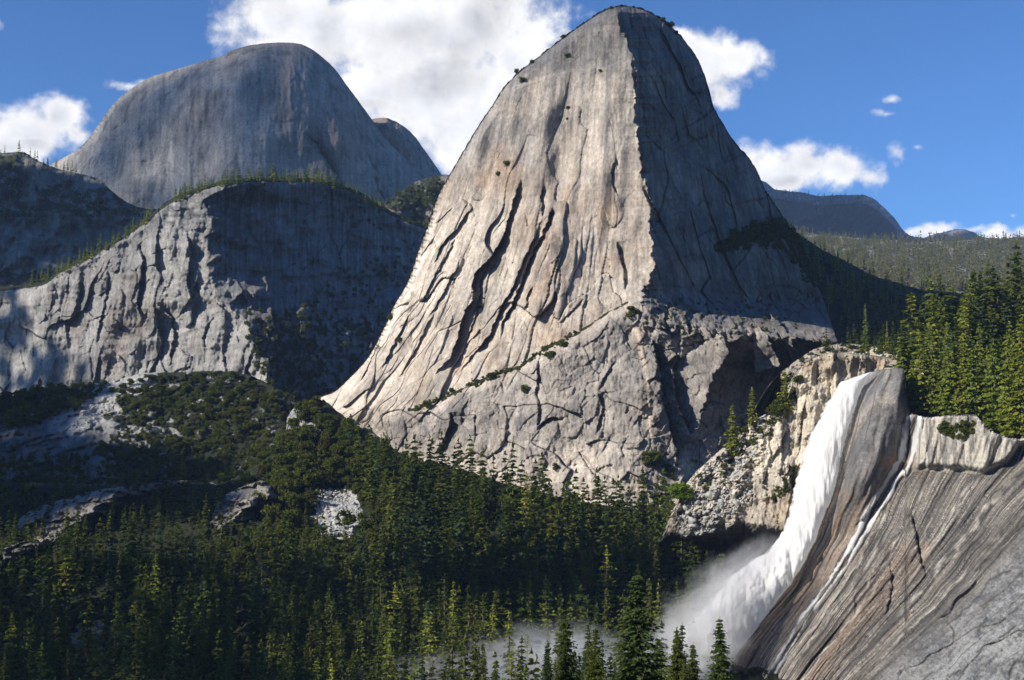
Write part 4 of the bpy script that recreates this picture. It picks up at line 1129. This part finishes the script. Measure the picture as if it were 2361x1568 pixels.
# shrubs and small bushes (uncountable cover)
zone(SHR, 'brushy_slope', [(-60, 905), (130, 893), (250, 885), (240, 900), (180, 940), (60, 985), (-60, 1000)], 420, 31, 4, 8, BUSHC, '', '', 0)
zone(SHR, 'brushy_slope', [(250, 900), (700, 900), (720, 1080), (400, 1120), (-60, 1190), (-60, 1060), (200, 1050), (300, 980)], 1000, 32, 3, 7, BUSHC, '', '', 0)
zone(SHR, 'forest_floor', [(560, 1130), (650, 1030), (700, 940), (840, 1000), (1000, 1080), (1300, 1160), (1560, 1210), (1500, 1300), (900, 1250), (700, 1300), (420, 1330), (0, 1330), (-50, 1290), (500, 1290)], 1300, 33, 3, 7, BUSHC, '', '', 0, .6, in_scree)
zone(SHR, 'grey_cliff', [(700, 480), (860, 475), (1000, 530), (960, 640), (860, 760), (760, 880), (640, 930), (600, 860), (640, 740), (700, 700), (900, 560)], 200, 34, 5, 9, BUSHC, '', '', 0)
zone(SHR, 'grey_cliff', [(560, 720), (760, 720), (720, 960), (600, 900)], 180, 35, 5, 9, BUSHC, '', '', 0)
zone(SHR, 'gully_slope', [(860, 475), (940, 440), (1030, 410), (1060, 420), (1000, 560), (880, 560)], 200, 36, 6, 12, BUSHC, '', '', 0)
zone(SHR, 'granite_cap', [(960, 940), (1050, 900), (1130, 862), (1200, 842), (1260, 798), (1330, 765), (1320, 780), (1260, 815), (1200, 850), (1050, 915), (960, 955)], 130, 37, 1.4, 4.6, BUSHC, '', '', 0)
zone(SHR, 'granite_cap', [(1480, 700), (1600, 690), (1760, 690), (1850, 760), (1700, 800), (1560, 790)], 80, 38, 2, 4.5, BUSHC, '', '', 0)
zone(SHR, 'granite_cap', [(1650, 585), (1690, 535), (1800, 500), (1845, 560), (1890, 660), (1850, 650), (1800, 575), (1740, 575)], 230, 39, 5, 9, BUSHC, '', '', 0)
zone(SHR, 'granite_cap', [(1470, 1110), (1560, 1060), (1570, 1200), (1480, 1210)], 60, 40, 3, 6, BUSHC, '', '', 0)
zone(SHR, 'fall_plateau', [(1850, 830), (1880, 812), (2000, 806), (2090, 810), (2100, 950), (2200, 955), (2361, 1010), (2361, 980), (2100, 840), (1900, 830)], 160, 41, 2, 4, BUSHC, '', '', 0)
zone(SHR, 'fall_cliff', [(1600, 1110), (1700, 1030), (1790, 960), (1830, 880), (1850, 850), (1850, 880), (1800, 980), (1720, 1050), (1620, 1140)], 50, 42, 2, 5, BUSHC, '', '', 0)
zone(SHR, 'fall_cliff', [(1775, 1150), (1815, 1090), (1838, 1060), (1845, 1080), (1830, 1120), (1800, 1165)], 50, 43, 2, 4, BUSHC, '', '', 0)
zone(SHR, 'wet_granite_slab', [(2165, 985), (2240, 975), (2260, 990), (2230, 1015), (2180, 1010)], 34, 44, 3, 5.5, BUSHC, '', '', 0)
zone(SHR, 'rock_outcrop', [(90, 1180), (250, 1140), (400, 1120), (400, 1130), (250, 1160), (100, 1200)], 1, 45, 2, 5, BUSHC, '', '', 0)
FAR = []
zone(FAR, 'forested_hillside', [(1800, 530), (1900, 545), (2000, 553), (2361, 552), (2480, 550), (2480, 680), (2050, 670), (1900, 600)], 2600, 51, 18, 34, FARC, '', '', 0, 1, None, (.8, 1.2), .5)
FAR2 = []
zone(FAR2, 'distant_mountains', [(1750, 432), (1850, 447), (1985, 453), (2010, 460), (2000, 480), (1900, 480), (1760, 450)], 160, 52, 18, 30, FARC, '', '', 0, 1, None, (.9, 1.3), .5)

PLACE = {'firs in the lower left forest': 'the shaded lower left forest', 'firs in the forest below the scree patch': 'the forest below the scree patch',
         'firs below the central granite wall': 'the forest below the central dome', 'firs beside the foot of the waterfall': 'the dark forest beside the spray',
         'firs at the upper forest edge': 'the treeline under the pale dome', 'small firs below the scree patch': 'the trees right under the scree',
         'firs in the hollow behind the outcrop': 'the hollow by the long outcrop', 'sunlit firs right of the waterfall': 'the sunlit forest above the slab',
         'pines above the waterfall lip': 'the bare ledge above the waterfall', 'conifers on the rim of the grey cliff': 'the rim of the grey cliff',
         'conifers on the left shoulder of the cliff': 'the left end of the cliff', 'conifers left of the far dome': 'the wooded shoulder at far left',
         'firs on the shaded ridge': 'the black ridge behind the waterfall', 'oaks on the spur left of the granite wall': 'the leafy spur beside the dome',
         'oaks below the small outcrop': 'the oaks below the small outcrop', 'oaks on the brushy slope': 'the upper brushy slope', 'oaks on the lower brushy slope': 'the lower brushy slope'}


def relabel(lst, noun_of):
    by = {}
    for c in lst: by.setdefault(c[5], []).append(c)
    for g_, cs in by.items():
        X = [c[1].x / c[1].y for c in cs]; Z = [c[1].z / c[1].y for c in cs]; Hh = sorted(c[0] for c in cs); W_ = sorted(c[6] for c in cs)
        x0_, x1_ = min(X), max(X) + 1e-9; z0_, z1_ = min(Z), max(Z) + 1e-9
        for c, x_, z_ in zip(cs, X, Z):
            col = ('far left', 'left', 'middle', 'right', 'far right')[int(5 * (x_ - x0_) / (x1_ - x0_))]
            row = ('bottom', 'lower', 'upper', 'top')[int(4 * (z_ - z0_) / (z1_ - z0_))]
            k = sum(h < c[0] for h in Hh) / len(Hh)
            size = 'very tall' if k > .8 else 'tall' if k > .55 else 'middling' if k > .25 else 'short'
            shape = 'slim' if c[6] < W_[len(W_) // 3] else 'broad' if c[6] > W_[2 * len(W_) // 3] else 'even'
            c.append(f'{size} {shape} {noun_of} at the {row} {col} of {PLACE[g_]}')


CONS = [list(c) for c in CONS]; OAKS = [list(c) for c in OAKS]
CONS.sort(key=lambda a: -a[0])
N_CON = 285
relabel(CONS[:N_CON], 'conifer'); relabel(OAKS, 'oak')
for _, loc, h, kinds, lab0, grp, wd, lab in CONS[:N_CON]:
    RNG.choice(kinds).place(loc, h, lab, 'tree', grp, wd)
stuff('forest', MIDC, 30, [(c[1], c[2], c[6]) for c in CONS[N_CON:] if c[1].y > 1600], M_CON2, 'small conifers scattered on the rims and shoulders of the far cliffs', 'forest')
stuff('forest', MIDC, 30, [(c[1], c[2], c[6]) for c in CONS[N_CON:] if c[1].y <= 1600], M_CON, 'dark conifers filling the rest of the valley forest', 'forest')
OAKS.sort(key=lambda a: -a[0])
for _, loc, h, kinds, lab0, grp, wd, lab in OAKS:
    RNG.choice(kinds).place(loc, h, lab, 'tree', grp, wd)
stuff('shrubs', BUSHC, 6, [(c[1], c[2], c[6]) for c in SHR], M_OAK, 'low green brush covering ledges and slopes', 'brush')
stuff('distant_forest', FARC, 20, [(c[1], c[2], c[6]) for c in FAR], M_FARTREE, 'sunlit distant conifer forest on the hillside at the right', 'forest')
stuff('distant_forest', FARC, 20, [(c[1], c[2], c[6]) for c in FAR2], M_CON, 'tiny dark conifers along the crest of the distant mountain', 'forest')


# single trees that stand out
def at_px(x, y, D): return Vector(px_dir(x, y) * D)


def lone(kind, layer, x, y, hpx, label, cat='tree', wid=1.0, i=0, D=None):
    P = Vector(surf(layer, x, y)) if D is None else at_px(x, y, D)
    h = hpx * P[1] / FOC
    return kind[i % len(kind)].place(P - Vector((0, 0, .3)), h, label, cat, None, wid)


lone(KN, None, 1470, 1690, 360, 'tall full green fir in front, the largest tree, its pointed top against the dark forest', wid=1.65, i=0, D=250)
lone(KN, None, 1308, 1700, 282, 'dark blue green fir left of the tallest foreground fir, before the mist', wid=1.3, i=1, D=270)
lone(KN, None, 1371, 1700, 246, 'slim dark fir between two larger foreground firs, before the mist', wid=1.15, i=2, D=285)
lone(KN, None, 1264, 1690, 196, 'smallest slender fir at the left of the foreground group', wid=1.05, i=3, D=290)
lone(KN, None, 1560, 1700, 246, 'dark tiered fir in front of the white spray right of the tallest fir', wid=1.2, i=1, D=270)
lone(KN, None, 1600, 1700, 212, 'short dark fir top between two foreground firs before the spray', wid=1.3, i=2, D=262)
lone(KN, None, 1664, 1700, 266, 'bright green symmetrical fir in front, rightmost of the foreground group beside the slab', wid=1.3, i=3, D=285)
lone(KN, None, 1516, 1710, 236, 'sparse dark fir just right of the tallest foreground fir', wid=1.3, i=0, D=300)
lone(KN, None, 1436, 1700, 176, 'low yellow green fir top at the bottom edge, left of the tallest fir', wid=1.6, i=2, D=250)
lone(KN, None, 1580, 1710, 180, 'low yellow green fir at the bottom edge in front of the spray', wid=1.5, i=0, D=245)
lone(KN, None, 1140, 1720, 178, 'small fir top poking up at the bottom edge in the mist', wid=.8, i=3, D=300)
lone(KS, 'fall_cliff', 1688, 1052, 116, 'bright green fir standing alone on the talus before the shaded rock', wid=1.5, i=0)
lone(KS, 'fall_cliff', 1735, 985, 92, 'slender grey green fir on the talus crest left of the waterfall', wid=1.3, i=1)
lone(KS, 'fall_cliff', 1812, 960, 110, 'narrow fir hugging the top left corner of the waterfall cliff', wid=1.2, i=2)
lone(KP, 'granite_cap', 1862, 690, 68, 'open pine left of the pair standing against the black ridge shadow', wid=.8, i=0)
lone(KP, 'granite_cap', 1910, 712, 76, 'thin pine right of the pair standing against the black ridge shadow', wid=.6, i=1)
for k_, (x_, y_, hp, w_, lab_) in enumerate([(2103, 962, 130, 1.1, 'leftmost leafy fir at the edge of the sunlit forest above the cascade'), (2126, 968, 205, 1.1, 'tall bright fir behind the top of the thin cascade'), (2154, 964, 185, 1.2, 'broad bright fir just right of the top of the thin cascade'),
                                              (2188, 960, 215, 1.0, 'tall bright fir above the left end of the pale rock wall'), (2224, 958, 190, 1.2, 'broad yellow green fir above the bush on the pale wall'), (2262, 966, 225, 1.0, 'tall bright fir above the middle of the pale rock wall'),
                                              (2298, 998, 220, 1.2, 'broad bright fir overhanging the right end of the pale rock wall'), (2330, 1008, 240, 1.0, 'tall bright fir near the right frame edge above the slab'), (2358, 1010, 250, 1.1, 'rightmost bright fir cut by the frame edge above the slab')]):
    lone(KR, 'fall_plateau', x_, y_, hp, lab_, wid=w_, i=k_)
lone(KS, 'fall_plateau', 1996, 806, 108, 'largest dark pine on the ledge above the waterfall lip', wid=.85, i=3)
lone(KS, 'fall_plateau', 2046, 812, 74, 'reddish slim pine on the ledge right of the waterfall lip', wid=.7, i=4)
lone(KO, 'granite_cap', 1500, 1088, 56, 'dark bush tree growing on the foot of the pale granite apron', wid=1.1, i=1)
lone(KO, 'granite_cap', 1282, 1088, 22, 'tiny round bush alone on the smooth pale granite apron', wid=.8, i=2)
lone(KB, 'fall_cliff', 1568, 1160, 50, 'bright green leafy tree at the left foot of the talus', wid=1.7, i=0)
lone(KO, 'fall_cliff', 1790, 965, 44, 'green bush tree beside the narrow fir on the waterfall cliff', wid=1.0, i=3)
lone(KB, 'forest_floor', 514, 1112, 26, 'small bright yellow green tree between the two rock outcrops', wid=1.2, i=0)
lone(KO, 'forest_floor', 802, 1222, 50, 'round bush tree on the right side of the white scree patch', wid=1.0, i=4)
lone(KD, 'forest_floor', 668, 1000, 60, 'reddish dead tree on the left tip of the spur', 'dead tree', .9, 0)
lone(KD, 'forest_floor', 815, 1400, 92, 'grey brown dead tree standing in the forest below the scree', 'dead tree', .9, 1)
lone(KF, 'brushy_slope', 426, 872, 40, 'lone dark fir against the foot of the grey cliff', wid=.7, i=1)
for k_, (x_, y_, hp, lab_) in enumerate([(1822, 925, 30, 'dark bush just below the top left corner of the waterfall cliff'), (1806, 942, 34, 'dense green bush under the narrow fir on the waterfall cliff'), (1776, 962, 26, 'low bush on the talus crest right of the slender fir'), (1838, 885, 22, 'small bush on the left rim of the waterfall cliff'), (1716, 1000, 20, 'low bush between the two firs on the talus crest')]):
    lone(KO, 'fall_cliff', x_, y_, hp, lab_, 'bush', 1.3, k_)
for k_, (x_, y_, hp, w_) in enumerate([(1298, 90, 14, 1.0), (1226, 146, 14, 1.0), (1190, 172, 18, .8), (1410, 20, 10, 1.2), (1528, 48, 15, 1.3), (1545, 62, 18, 1.3), (1560, 78, 14, 1.2), (1204, 190, 18, 1.0), (1308, 132, 14, 1.1), (1384, 166, 12, 1.1), (1310, 250, 10, 1.2), (1308, 276, 10, 1.0), (1168, 386, 20, 1.0), (1148, 404, 14, 1), (1460, 735, 36, 1.2), (1268, 828, 26, 1.3), (1210, 910, 30, .8), (1130, 875, 20, 1.4), (1300, 800, 20, 1.3), (900, 742, 22, 1), (920, 790, 18, 1), (1040, 905, 16, 1.4), (985, 940, 20, 1.3)]):
    lr_ = 'left' if x_ < 1200 else 'middle' if x_ < 1360 else 'right'
    where = 'summit crest' if y_ < 100 else 'upper left crest' if y_ < 210 and x_ < 1320 else 'upper face' if y_ < 420 else 'diagonal ledge' if y_ > 730 and x_ > 980 else 'lower left flank'
    lone(KO, 'granite_cap', x_, y_ + 3, hp, f'{"larger" if hp > 19 else "small" if hp > 13 else "tiny"} dark bush at the {lr_} of the {where} of the central dome', 'bush', w_, k_)['group'] = 'bushes on the central dome'


# ------------------------------------------------------------------ boulders
def boulder(rng, n=2):
    import bmesh
    bm = bmesh.new(); bmesh.ops.create_icosphere(bm, subdivisions=n, radius=.5)
    s_ = Vector((rng.uniform(.8, 1.4), rng.uniform(.7, 1.2), rng.uniform(.55, .9)))
    cuts = [(Vector((rng.uniform(-1, 1), rng.uniform(-1, 1), rng.uniform(-1, 1))).normalized(), rng.uniform(.26, .42)) for _ in range(9)]
    for v in bm.verts:
        for nn, d in cuts:
            q = v.co.dot(nn)
            if q > d: v.co -= nn * (q - d)
        v.co = Vector((v.co.x * s_.x, v.co.y * s_.y, v.co.z * s_.z))
    V = np.array([v.co[:] for v in bm.verts]); F = np.array([[v.index for v in f.verts] for f in bm.faces]); bm.free()
    return V, F


brng = random.Random(9)
BO = [boulder(brng, 2) for _ in range(6)]
M_BOULD = rock_mat('boulder_granite', (.55, .54, .50), (.40, .40, .385), (.16, .16, .16), (.4, .32, .2), .15)
its = []
for layer, poly, n, s0, s1, seed in [('forest_floor', [(730, 1130), (800, 1125), (835, 1180), (840, 1240), (760, 1235), (725, 1190)], 520, .8, 3.2, 61),
                                     ('brushy_slope', [(150, 990), (200, 940), (260, 900), (330, 868), (350, 880), (290, 920), (240, 960), (190, 1000)], 300, 1.5, 4, 62),
                                     ('fall_cliff', [(1560, 1170), (1600, 1110), (1660, 1050), (1740, 990), (1770, 1010), (1720, 1080), (1740, 1140), (1640, 1230), (1570, 1240)], 900, .9, 3.4, 63),
                                     ('fall_plateau', [(1850, 828), (1900, 812), (2080, 815), (2090, 840), (1900, 832)], 60, 1, 4, 64)]:
    rg = random.Random(seed)
    for x, y in scatter(poly, n, seed):
        s_ = rg.uniform(s0, s1) ** 1.0 * (2.0 if rg.random() < .05 else 1)
        its.append((Vector(surf(layer, x, y)), s_, rg.uniform(.8, 1.2)))
stuff('boulder_field', BO, 1.0, its, M_BOULD, 'pale broken granite blocks heaped in scree patches', 'boulders')
for k_, (layer, x_, y_, s_, lab) in enumerate([('forest_floor', 755, 1188, 9, 'large pale boulder at the left side of the white scree patch'), ('fall_cliff', 1640, 1140, 9, 'large angular pale block on the talus left of the waterfall'),
                                               ('fall_cliff', 1706, 1060, 8, 'blocky boulder near the top of the talus by the lone fir'), ('fall_plateau', 1950, 822, 13, 'long grey boulder with a dark split on the ledge above the fall'),
                                               ('forest_floor', 598, 1232, 8, 'single white boulder at the foot of the smaller outcrop'), ('forest_floor', 455, 1312, 9, 'low white boulder at the upper edge of the lower forest')]):
    V, F = BO[k_]
    tag(mesh_obj('boulder', V * s_ * (1, 1, .9), F, M_BOULD), lab, 'boulder').location = Vector(surf(layer, x_, y_)) - Vector((0, 0, s_ * .1))


# ------------------------------------------------------------------ the waterfall
def water_mat(name, soft, dens):
    m, t, out = new_mat(name)
    cv = t.new('ShaderNodeCombineXYZ'); t.put(cv.inputs[0], t.attr('wu')); t.put(cv.inputs[1], t.attr('wv'))
    n1 = t.noise(t.scl(cv.outputs[0], (7, 1.1, 1)), 1, 6, .6, .3)
    n2 = t.noise(t.scl(cv.outputs[0], (26, 1.6, 1)), 1, 4, .65)
    col = t.mix(t.ramp(n1, .35, .6), (.90, .92, .91), (.98, .98, .97))
    col = t.mix(t.math('MULTIPLY', t.ramp(n2, .52, .68), .35), col, (.74, .78, .80))
    d = t.new('ShaderNodeBsdfDiffuse'); t.put(d.inputs[0], col)
    tl = t.new('ShaderNodeBsdfTranslucent'); t.put(tl.inputs[0], col)
    mx = t.new('ShaderNodeMixShader'); mx.inputs[0].default_value = .48
    t.l.new(d.outputs[0], mx.inputs[1]); t.l.new(tl.outputs[0], mx.inputs[2])
    P = t.pos()
    na = t.noise(t.scl(P, (.11, .11, .045)), 1, 6, .62)
    nb_ = t.noise(t.scl(P, (.07, .07, .07)), 1, 7, .62)
    low = t.attr('low')
    nn = t.math('ADD', t.math('MULTIPLY', na, t.math('SUBTRACT', 1.0, low)), t.math('MULTIPLY', nb_, low))
    tp = t.new('ShaderNodeBsdfTransparent')
    e = t.attr('edge')
    a = t.ramp(t.math('ADD', e, t.math('MULTIPLY', t.math('SUBTRACT', nn, .5), soft)), .02, t.math('MULTIPLY_ADD', low, .35, dens))
    mx2 = t.new('ShaderNodeMixShader'); t.put(mx2.inputs[0], a)
    t.l.new(tp.outputs[0], mx2.inputs[1]); t.l.new(mx.outputs[0], mx2.inputs[2])
    t.l.new(mx2.outputs[0], out.inputs['Surface'])
    return m


def water_sheet(name, L, R, y0, y1, Doff, bulge, mat, nu=70, step=2.2, lump=3.0, grow=0.0, seed=0):
    ys = np.arange(y0, y1, step); nv = len(ys)
    xl = np.interp(ys, [p[0] for p in L], [p[1] for p in L]) + 5 * fbm(ys / 22, ys * 0 + seed, 3, 600 + seed) * sstep(y0, y0 + 60, ys) - grow * sstep(y0, y1, ys)
    xr = np.interp(ys, [p[0] for p in R], [p[1] for p in R]) + 1.5 * fbm(ys / 22, ys * 0 + seed + 4, 3, 601 + seed)
    U = np.linspace(0, 1, nu)[None, :]; Y = np.repeat(ys[:, None], nu, 1)
    X = xl[:, None] * (1 - U) + xr[:, None] * U
    base = np.minimum(slab_plane(X, Y), 868 - (Y - 850) * .10 - sstep(1090, 1500, Y) * 60) + Doff
    base = np.where(Y > 1250, base, base)
    D = base - 3.0 * sstep(1230, 1330, Y) * fbm(X / 30, Y / 34, 3, 611 + seed) * np.sin(np.pi * U) - bulge * np.sqrt(np.clip(1 - (2 * U - 1) ** 2, 0, 1)) - lump * (.45 + .55 * sstep(1180, 1320, Y)) * fbm(X / 30, Y / 80, 3, 602 + seed) - .16 * lump * fbm(X / 9, Y / 40, 2, 603 + seed)
    P = px_dir(X, Y) * D[..., None]
    i_ = np.arange(nv * nu).reshape(nv, nu)
    F = np.stack([i_[:-1, :-1], i_[1:, :-1], i_[1:, 1:], i_[:-1, 1:]], -1).reshape(-1, 4)
    wpx = (xr - xl)[:, None]
    lo_ = sstep(1230, 1420, Y)
    el_ = np.minimum(U * wpx / (14 + 34 * lo_), (1 - U) * wpx / 9)
    el_ = np.clip(el_, 0, 1) * np.ones_like(Y)
    fade = sstep(y1, y1 - 120, Y) if y1 < 1600 else 1
    return mesh_obj(name, P.reshape(-1, 3), F, mat, smooth=True, attrs={'wu': U * np.ones_like(Y) + Y * 0, 'wv': Y / 100, 'edge': el_ * fade, 'low': lo_ + 0 * el_})


M_WATER = water_mat('falling_water', 1.5, .40)
wf = water_sheet('waterfall', WL, WR, 858, 1640, -6, 14, M_WATER, 90, 2.0, 3.5)
tag(wf, 'broad white waterfall plunging down the right of the granite cliff', 'waterfall', kind='structure')
# thin cascade on the slab
CL = [[(956, 2096), (985, 2090), (1030, 2082), (1062, 2076), (1080, 2064), (1105, 2047), (1135, 2028), (1180, 2000), (1240, 1972), (1300, 1938), (1360, 1898), (1430, 1846), (1500, 1806), (1640, 1716)],
      [(956, 2120), (985, 2117), (1030, 2108), (1062, 2100), (1080, 2090), (1105, 2066), (1135, 2056), (1180, 2024), (1240, 1990), (1300, 1954), (1360, 1914), (1430, 1862), (1500, 1820), (1640, 1732)]]
cas = bpy.data.objects.new('thin_cascade', None); COL.objects.link(cas)
M_THIN = water_mat('thin_water', 2.4, .8)
tag(cas, 'thin twin white cascade running down the brown slab right of the waterfall', 'waterfall', kind='structure')
for k_, c_ in enumerate(CL):
    ww = 13 if k_ == 0 else 10
    Lp = [(y, x - ww * (.9 if y < 1100 else .75 if y < 1300 else .55)) for y, x in c_]; Rp = [(y, x + ww * (.9 if y < 1100 else .75 if y < 1300 else .55)) for y, x in c_]
    ys = np.arange(956, 1640, 3.0)
    nu = 7; U = np.linspace(0, 1, nu)[None, :]; Y = np.repeat(ys[:, None], nu, 1)
    wv_ = 2.0 * fbm(ys / 30, ys * 0 + k_, 3, 620 + k_)
    xl = np.interp(ys, [p[0] for p in Lp], [p[1] for p in Lp]) + wv_; xr = np.interp(ys, [p[0] for p in Rp], [p[1] for p in Rp]) + wv_
    X = xl[:, None] * (1 - U) + xr[:, None] * U
    Pp = np.array([[surf('wet_granite_slab', X[i, j], Y[i, j]) for j in range(nu)] for i in range(len(ys))])
    d_ = Pp / np.linalg.norm(Pp, axis=-1, keepdims=True)
    Pp = Pp - d_ * (1.2 + 1.2 * np.sin(np.pi * U))[..., None]
    i_ = np.arange(len(ys) * nu).reshape(len(ys), nu)
    F = np.stack([i_[:-1, :-1], i_[1:, :-1], i_[1:, 1:], i_[:-1, 1:]], -1).reshape(-1, 4)
    ed_ = np.minimum(U, 1 - U) * 2.2 * (1 - .45 * sstep(1150, 1400, Y))
    mesh_obj('water_strand', Pp.reshape(-1, 3), F, M_THIN, parent=cas, smooth=True, attrs={'wu': U + Y * 0 + k_, 'wv': Y / 60, 'edge': ed_})


# ------------------------------------------------------------------ spray and mist
def mist(name, x, y, D, rx, ry, rz, dens, seed, col=(1.0, 1.0, 1.0), scale=2.4, rot=0.0):
    import bmesh
    m, t, out = new_mat('mist_' + name)
    tc = t.new('ShaderNodeTexCoord'); O = tc.outputs['Object']
    r = t.vmath('LENGTH', O)
    n = t.noise(t.vmath('ADD', O, (seed, 0, 0)), scale, 5, .62, .6)
    f = t.math('SUBTRACT', t.math('SUBTRACT', 1.0, r), t.math('MULTIPLY', t.math('SUBTRACT', .62, n), 1.4))
    dn = t.math('MULTIPLY', t.ramp(f, 0.0, .55), dens)
    v = t.new('ShaderNodeVolumePrincipled'); v.inputs['Color'].default_value = (*col, 1); v.inputs['Anisotropy'].default_value = .1
    t.put(v.inputs['Density'], dn)
    t.l.new(v.outputs[0], out.inputs['Volume'])
    bm = bmesh.new(); bmesh.ops.create_icosphere(bm, subdivisions=3, radius=1)
    me = bpy.data.meshes.new(name); bm.to_mesh(me); bm.free(); me.materials.append(m)
    o = bpy.data.objects.new(name, me); COL.objects.link(o)
    o.location = at_px(x, y, D); o.scale = (rx, ry, rz); o.rotation_euler = (0, rot, 0)
    o['kind'] = 'stuff'; o['label'] = 'white mist and spray drifting from the foot of the waterfall'; o['category'] = 'mist'
    return o


mist('spray', 1630, 1410, 728, 58, 20, 30, .050, 1.0, scale=2.6, rot=-.7)
mist('spray', 1590, 1510, 722, 50, 20, 30, .06, 2.0, scale=2.6, rot=-.5)
mist('spray', 1722, 1318, 738, 38, 14, 20, .045, 4.0, scale=2.6, rot=-.7)
mist('mist', 1320, 1555, 690, 100, 45, 34, .055, 7.0, (.95, .97, 1.0))
mist('mist', 1090, 1610, 680, 90, 40, 32, .040, 9.0, (.95, .97, 1.0))

# ------------------------------------------------------------------ unseen puff clusters added outside the frame, shaped along the sun to shade areas
M_PUFF, t, out_ = new_mat('puff_white'); bsdf(t, out_, (.8, .8, .8), 1.0)


def shade_puffs_over(pts, dist, rad, seed, keep=1.0):
    rg = random.Random(seed); VV, FF, off = [], [], 0
    import bmesh
    bm = bmesh.new(); bmesh.ops.create_icosphere(bm, subdivisions=2, radius=1)
    V0 = np.array([v.co[:] for v in bm.verts]); F0_ = np.array([[v.index for v in f.verts] for f in bm.faces]); bm.free()
    for p in pts:
        if rg.random() > keep: continue
        c = np.array(p) + S * (dist + rg.uniform(-.15, .15) * dist * .5)
        r = rad * rg.uniform(.75, 1.25)
        V = V0 * (1 + .18 * np.array([math.sin(7 * v[0] + seed) * math.sin(5 * v[1]) * math.sin(6 * v[2] + 1) for v in V0]))[:, None] * r * np.array([1.1, 1.1, .8]) + c
        VV.append(V); FF.append(F0_ + off); off += len(V)
    o = mesh_obj('shade_puffs', np.concatenate(VV), np.concatenate(FF), M_PUFF, smooth=True)
    o['kind'] = 'structure'
    return o


def grid_pts(layer, poly, n, seed, mind):
    return [surf(layer, x, y) for x, y in scatter(poly, n, seed, mind)]


shade_puffs_over(grid_pts('great_dome', [(190, 345), (240, 270), (270, 234), (350, 180), (480, 140), (520, 135), (520, 175), (400, 230), (300, 320)], 40, 81, 20) * 0 + grid_pts('great_dome', [(250, 300), (330, 215), (420, 175), (520, 150), (560, 118), (700, 104), (800, 190), (900, 330), (1040, 440), (1040, 540), (200, 540), (170, 400)], 420, 71, 20)
           + grid_pts('dome_shoulder', [(840, 290), (890, 275), (950, 310), (1015, 400), (1070, 480), (860, 480)], 40, 72, 26), 15000, 19, 71, .95)
shade_puffs_over(grid_pts('great_dome', [(150, 365), (190, 345), (240, 270), (270, 234), (350, 180), (480, 140), (525, 122), (520, 175), (400, 230), (300, 320), (240, 400)], 420, 82, 7), 15000, 13, 82, .6)
shade_puffs_over(grid_pts('wooded_ridge', [(1815, 530), (1850, 548), (1960, 608), (2060, 652), (2220, 680), (2330, 700), (2330, 790), (2000, 800), (1900, 740), (1840, 640)], 260, 83, 15), 4200, 15, 83)
shade_puffs_over(grid_pts('distant_mountains', [(1740, 425), (1990, 452), (2100, 545), (2300, 550), (2300, 600), (1740, 600)], 90, 73, 26), 16000, 110, 73)
shade_puffs_over(grid_pts('wooded_shoulder', [(-60, 420), (180, 420), (340, 480), (300, 560), (100, 650), (-60, 660)], 60, 74, 28), 3600, 34, 74)
shade_puffs_over(grid_pts('grey_cliff', [(-200, 670), (60, 670), (70, 740), (120, 800), (240, 870), (240, 905), (-200, 930)], 60, 75, 22)
           + grid_pts('brushy_slope', [(-200, 900), (240, 885), (190, 960), (200, 1010), (300, 1040), (560, 1090), (-200, 1200)], 160, 76, 18), 2400, 17, 75)

shade_puffs_over(grid_pts('forest_floor', [(-250, 1330), (500, 1330), (900, 1380), (1150, 1330), (1300, 1290), (1500, 1280), (1560, 1290), (1540, 1430), (1000, 1480), (900, 1700), (-250, 1700)], 290, 77, 26), 1900, 13, 77, .6)
shade_puffs_over(grid_pts('forest_floor', [(1150, 1330), (1500, 1300), (1600, 1300), (1590, 1380), (1500, 1450), (1150, 1440)], 110, 78, 18), 1900, 13, 78)

shade_puffs_over(grid_pts('forest_floor', [(-250, 1105), (420, 1115), (560, 1110), (600, 1200), (300, 1180), (60, 1240), (-250, 1260)], 110, 79, 16), 2100, 13, 79)

# ------------------------------------------------------------------ air
hz = np.array([[x, y, z_] for x in (-9000, 9000) for y in (-2600, 9500) for z_ in (-421.5, 1790)], float)
HF = np.array([[0, 1, 3, 2], [4, 6, 7, 5], [0, 4, 5, 1], [2, 3, 7, 6], [0, 2, 6, 4], [1, 5, 7, 3]])
m, t, out_ = new_mat('haze_air')
v = t.new('ShaderNodeVolumePrincipled'); v.inputs['Color'].default_value = (.42, .62, 1.0, 1); v.inputs['Density'].default_value = 2.4e-5
t.l.new(v.outputs[0], out_.inputs['Volume'])
HAZE = mesh_obj('haze', hz, HF, m)
HAZE['kind'] = 'stuff'; HAZE['label'] = 'thin blue haze in the air of the valley'; HAZE['category'] = 'haze'
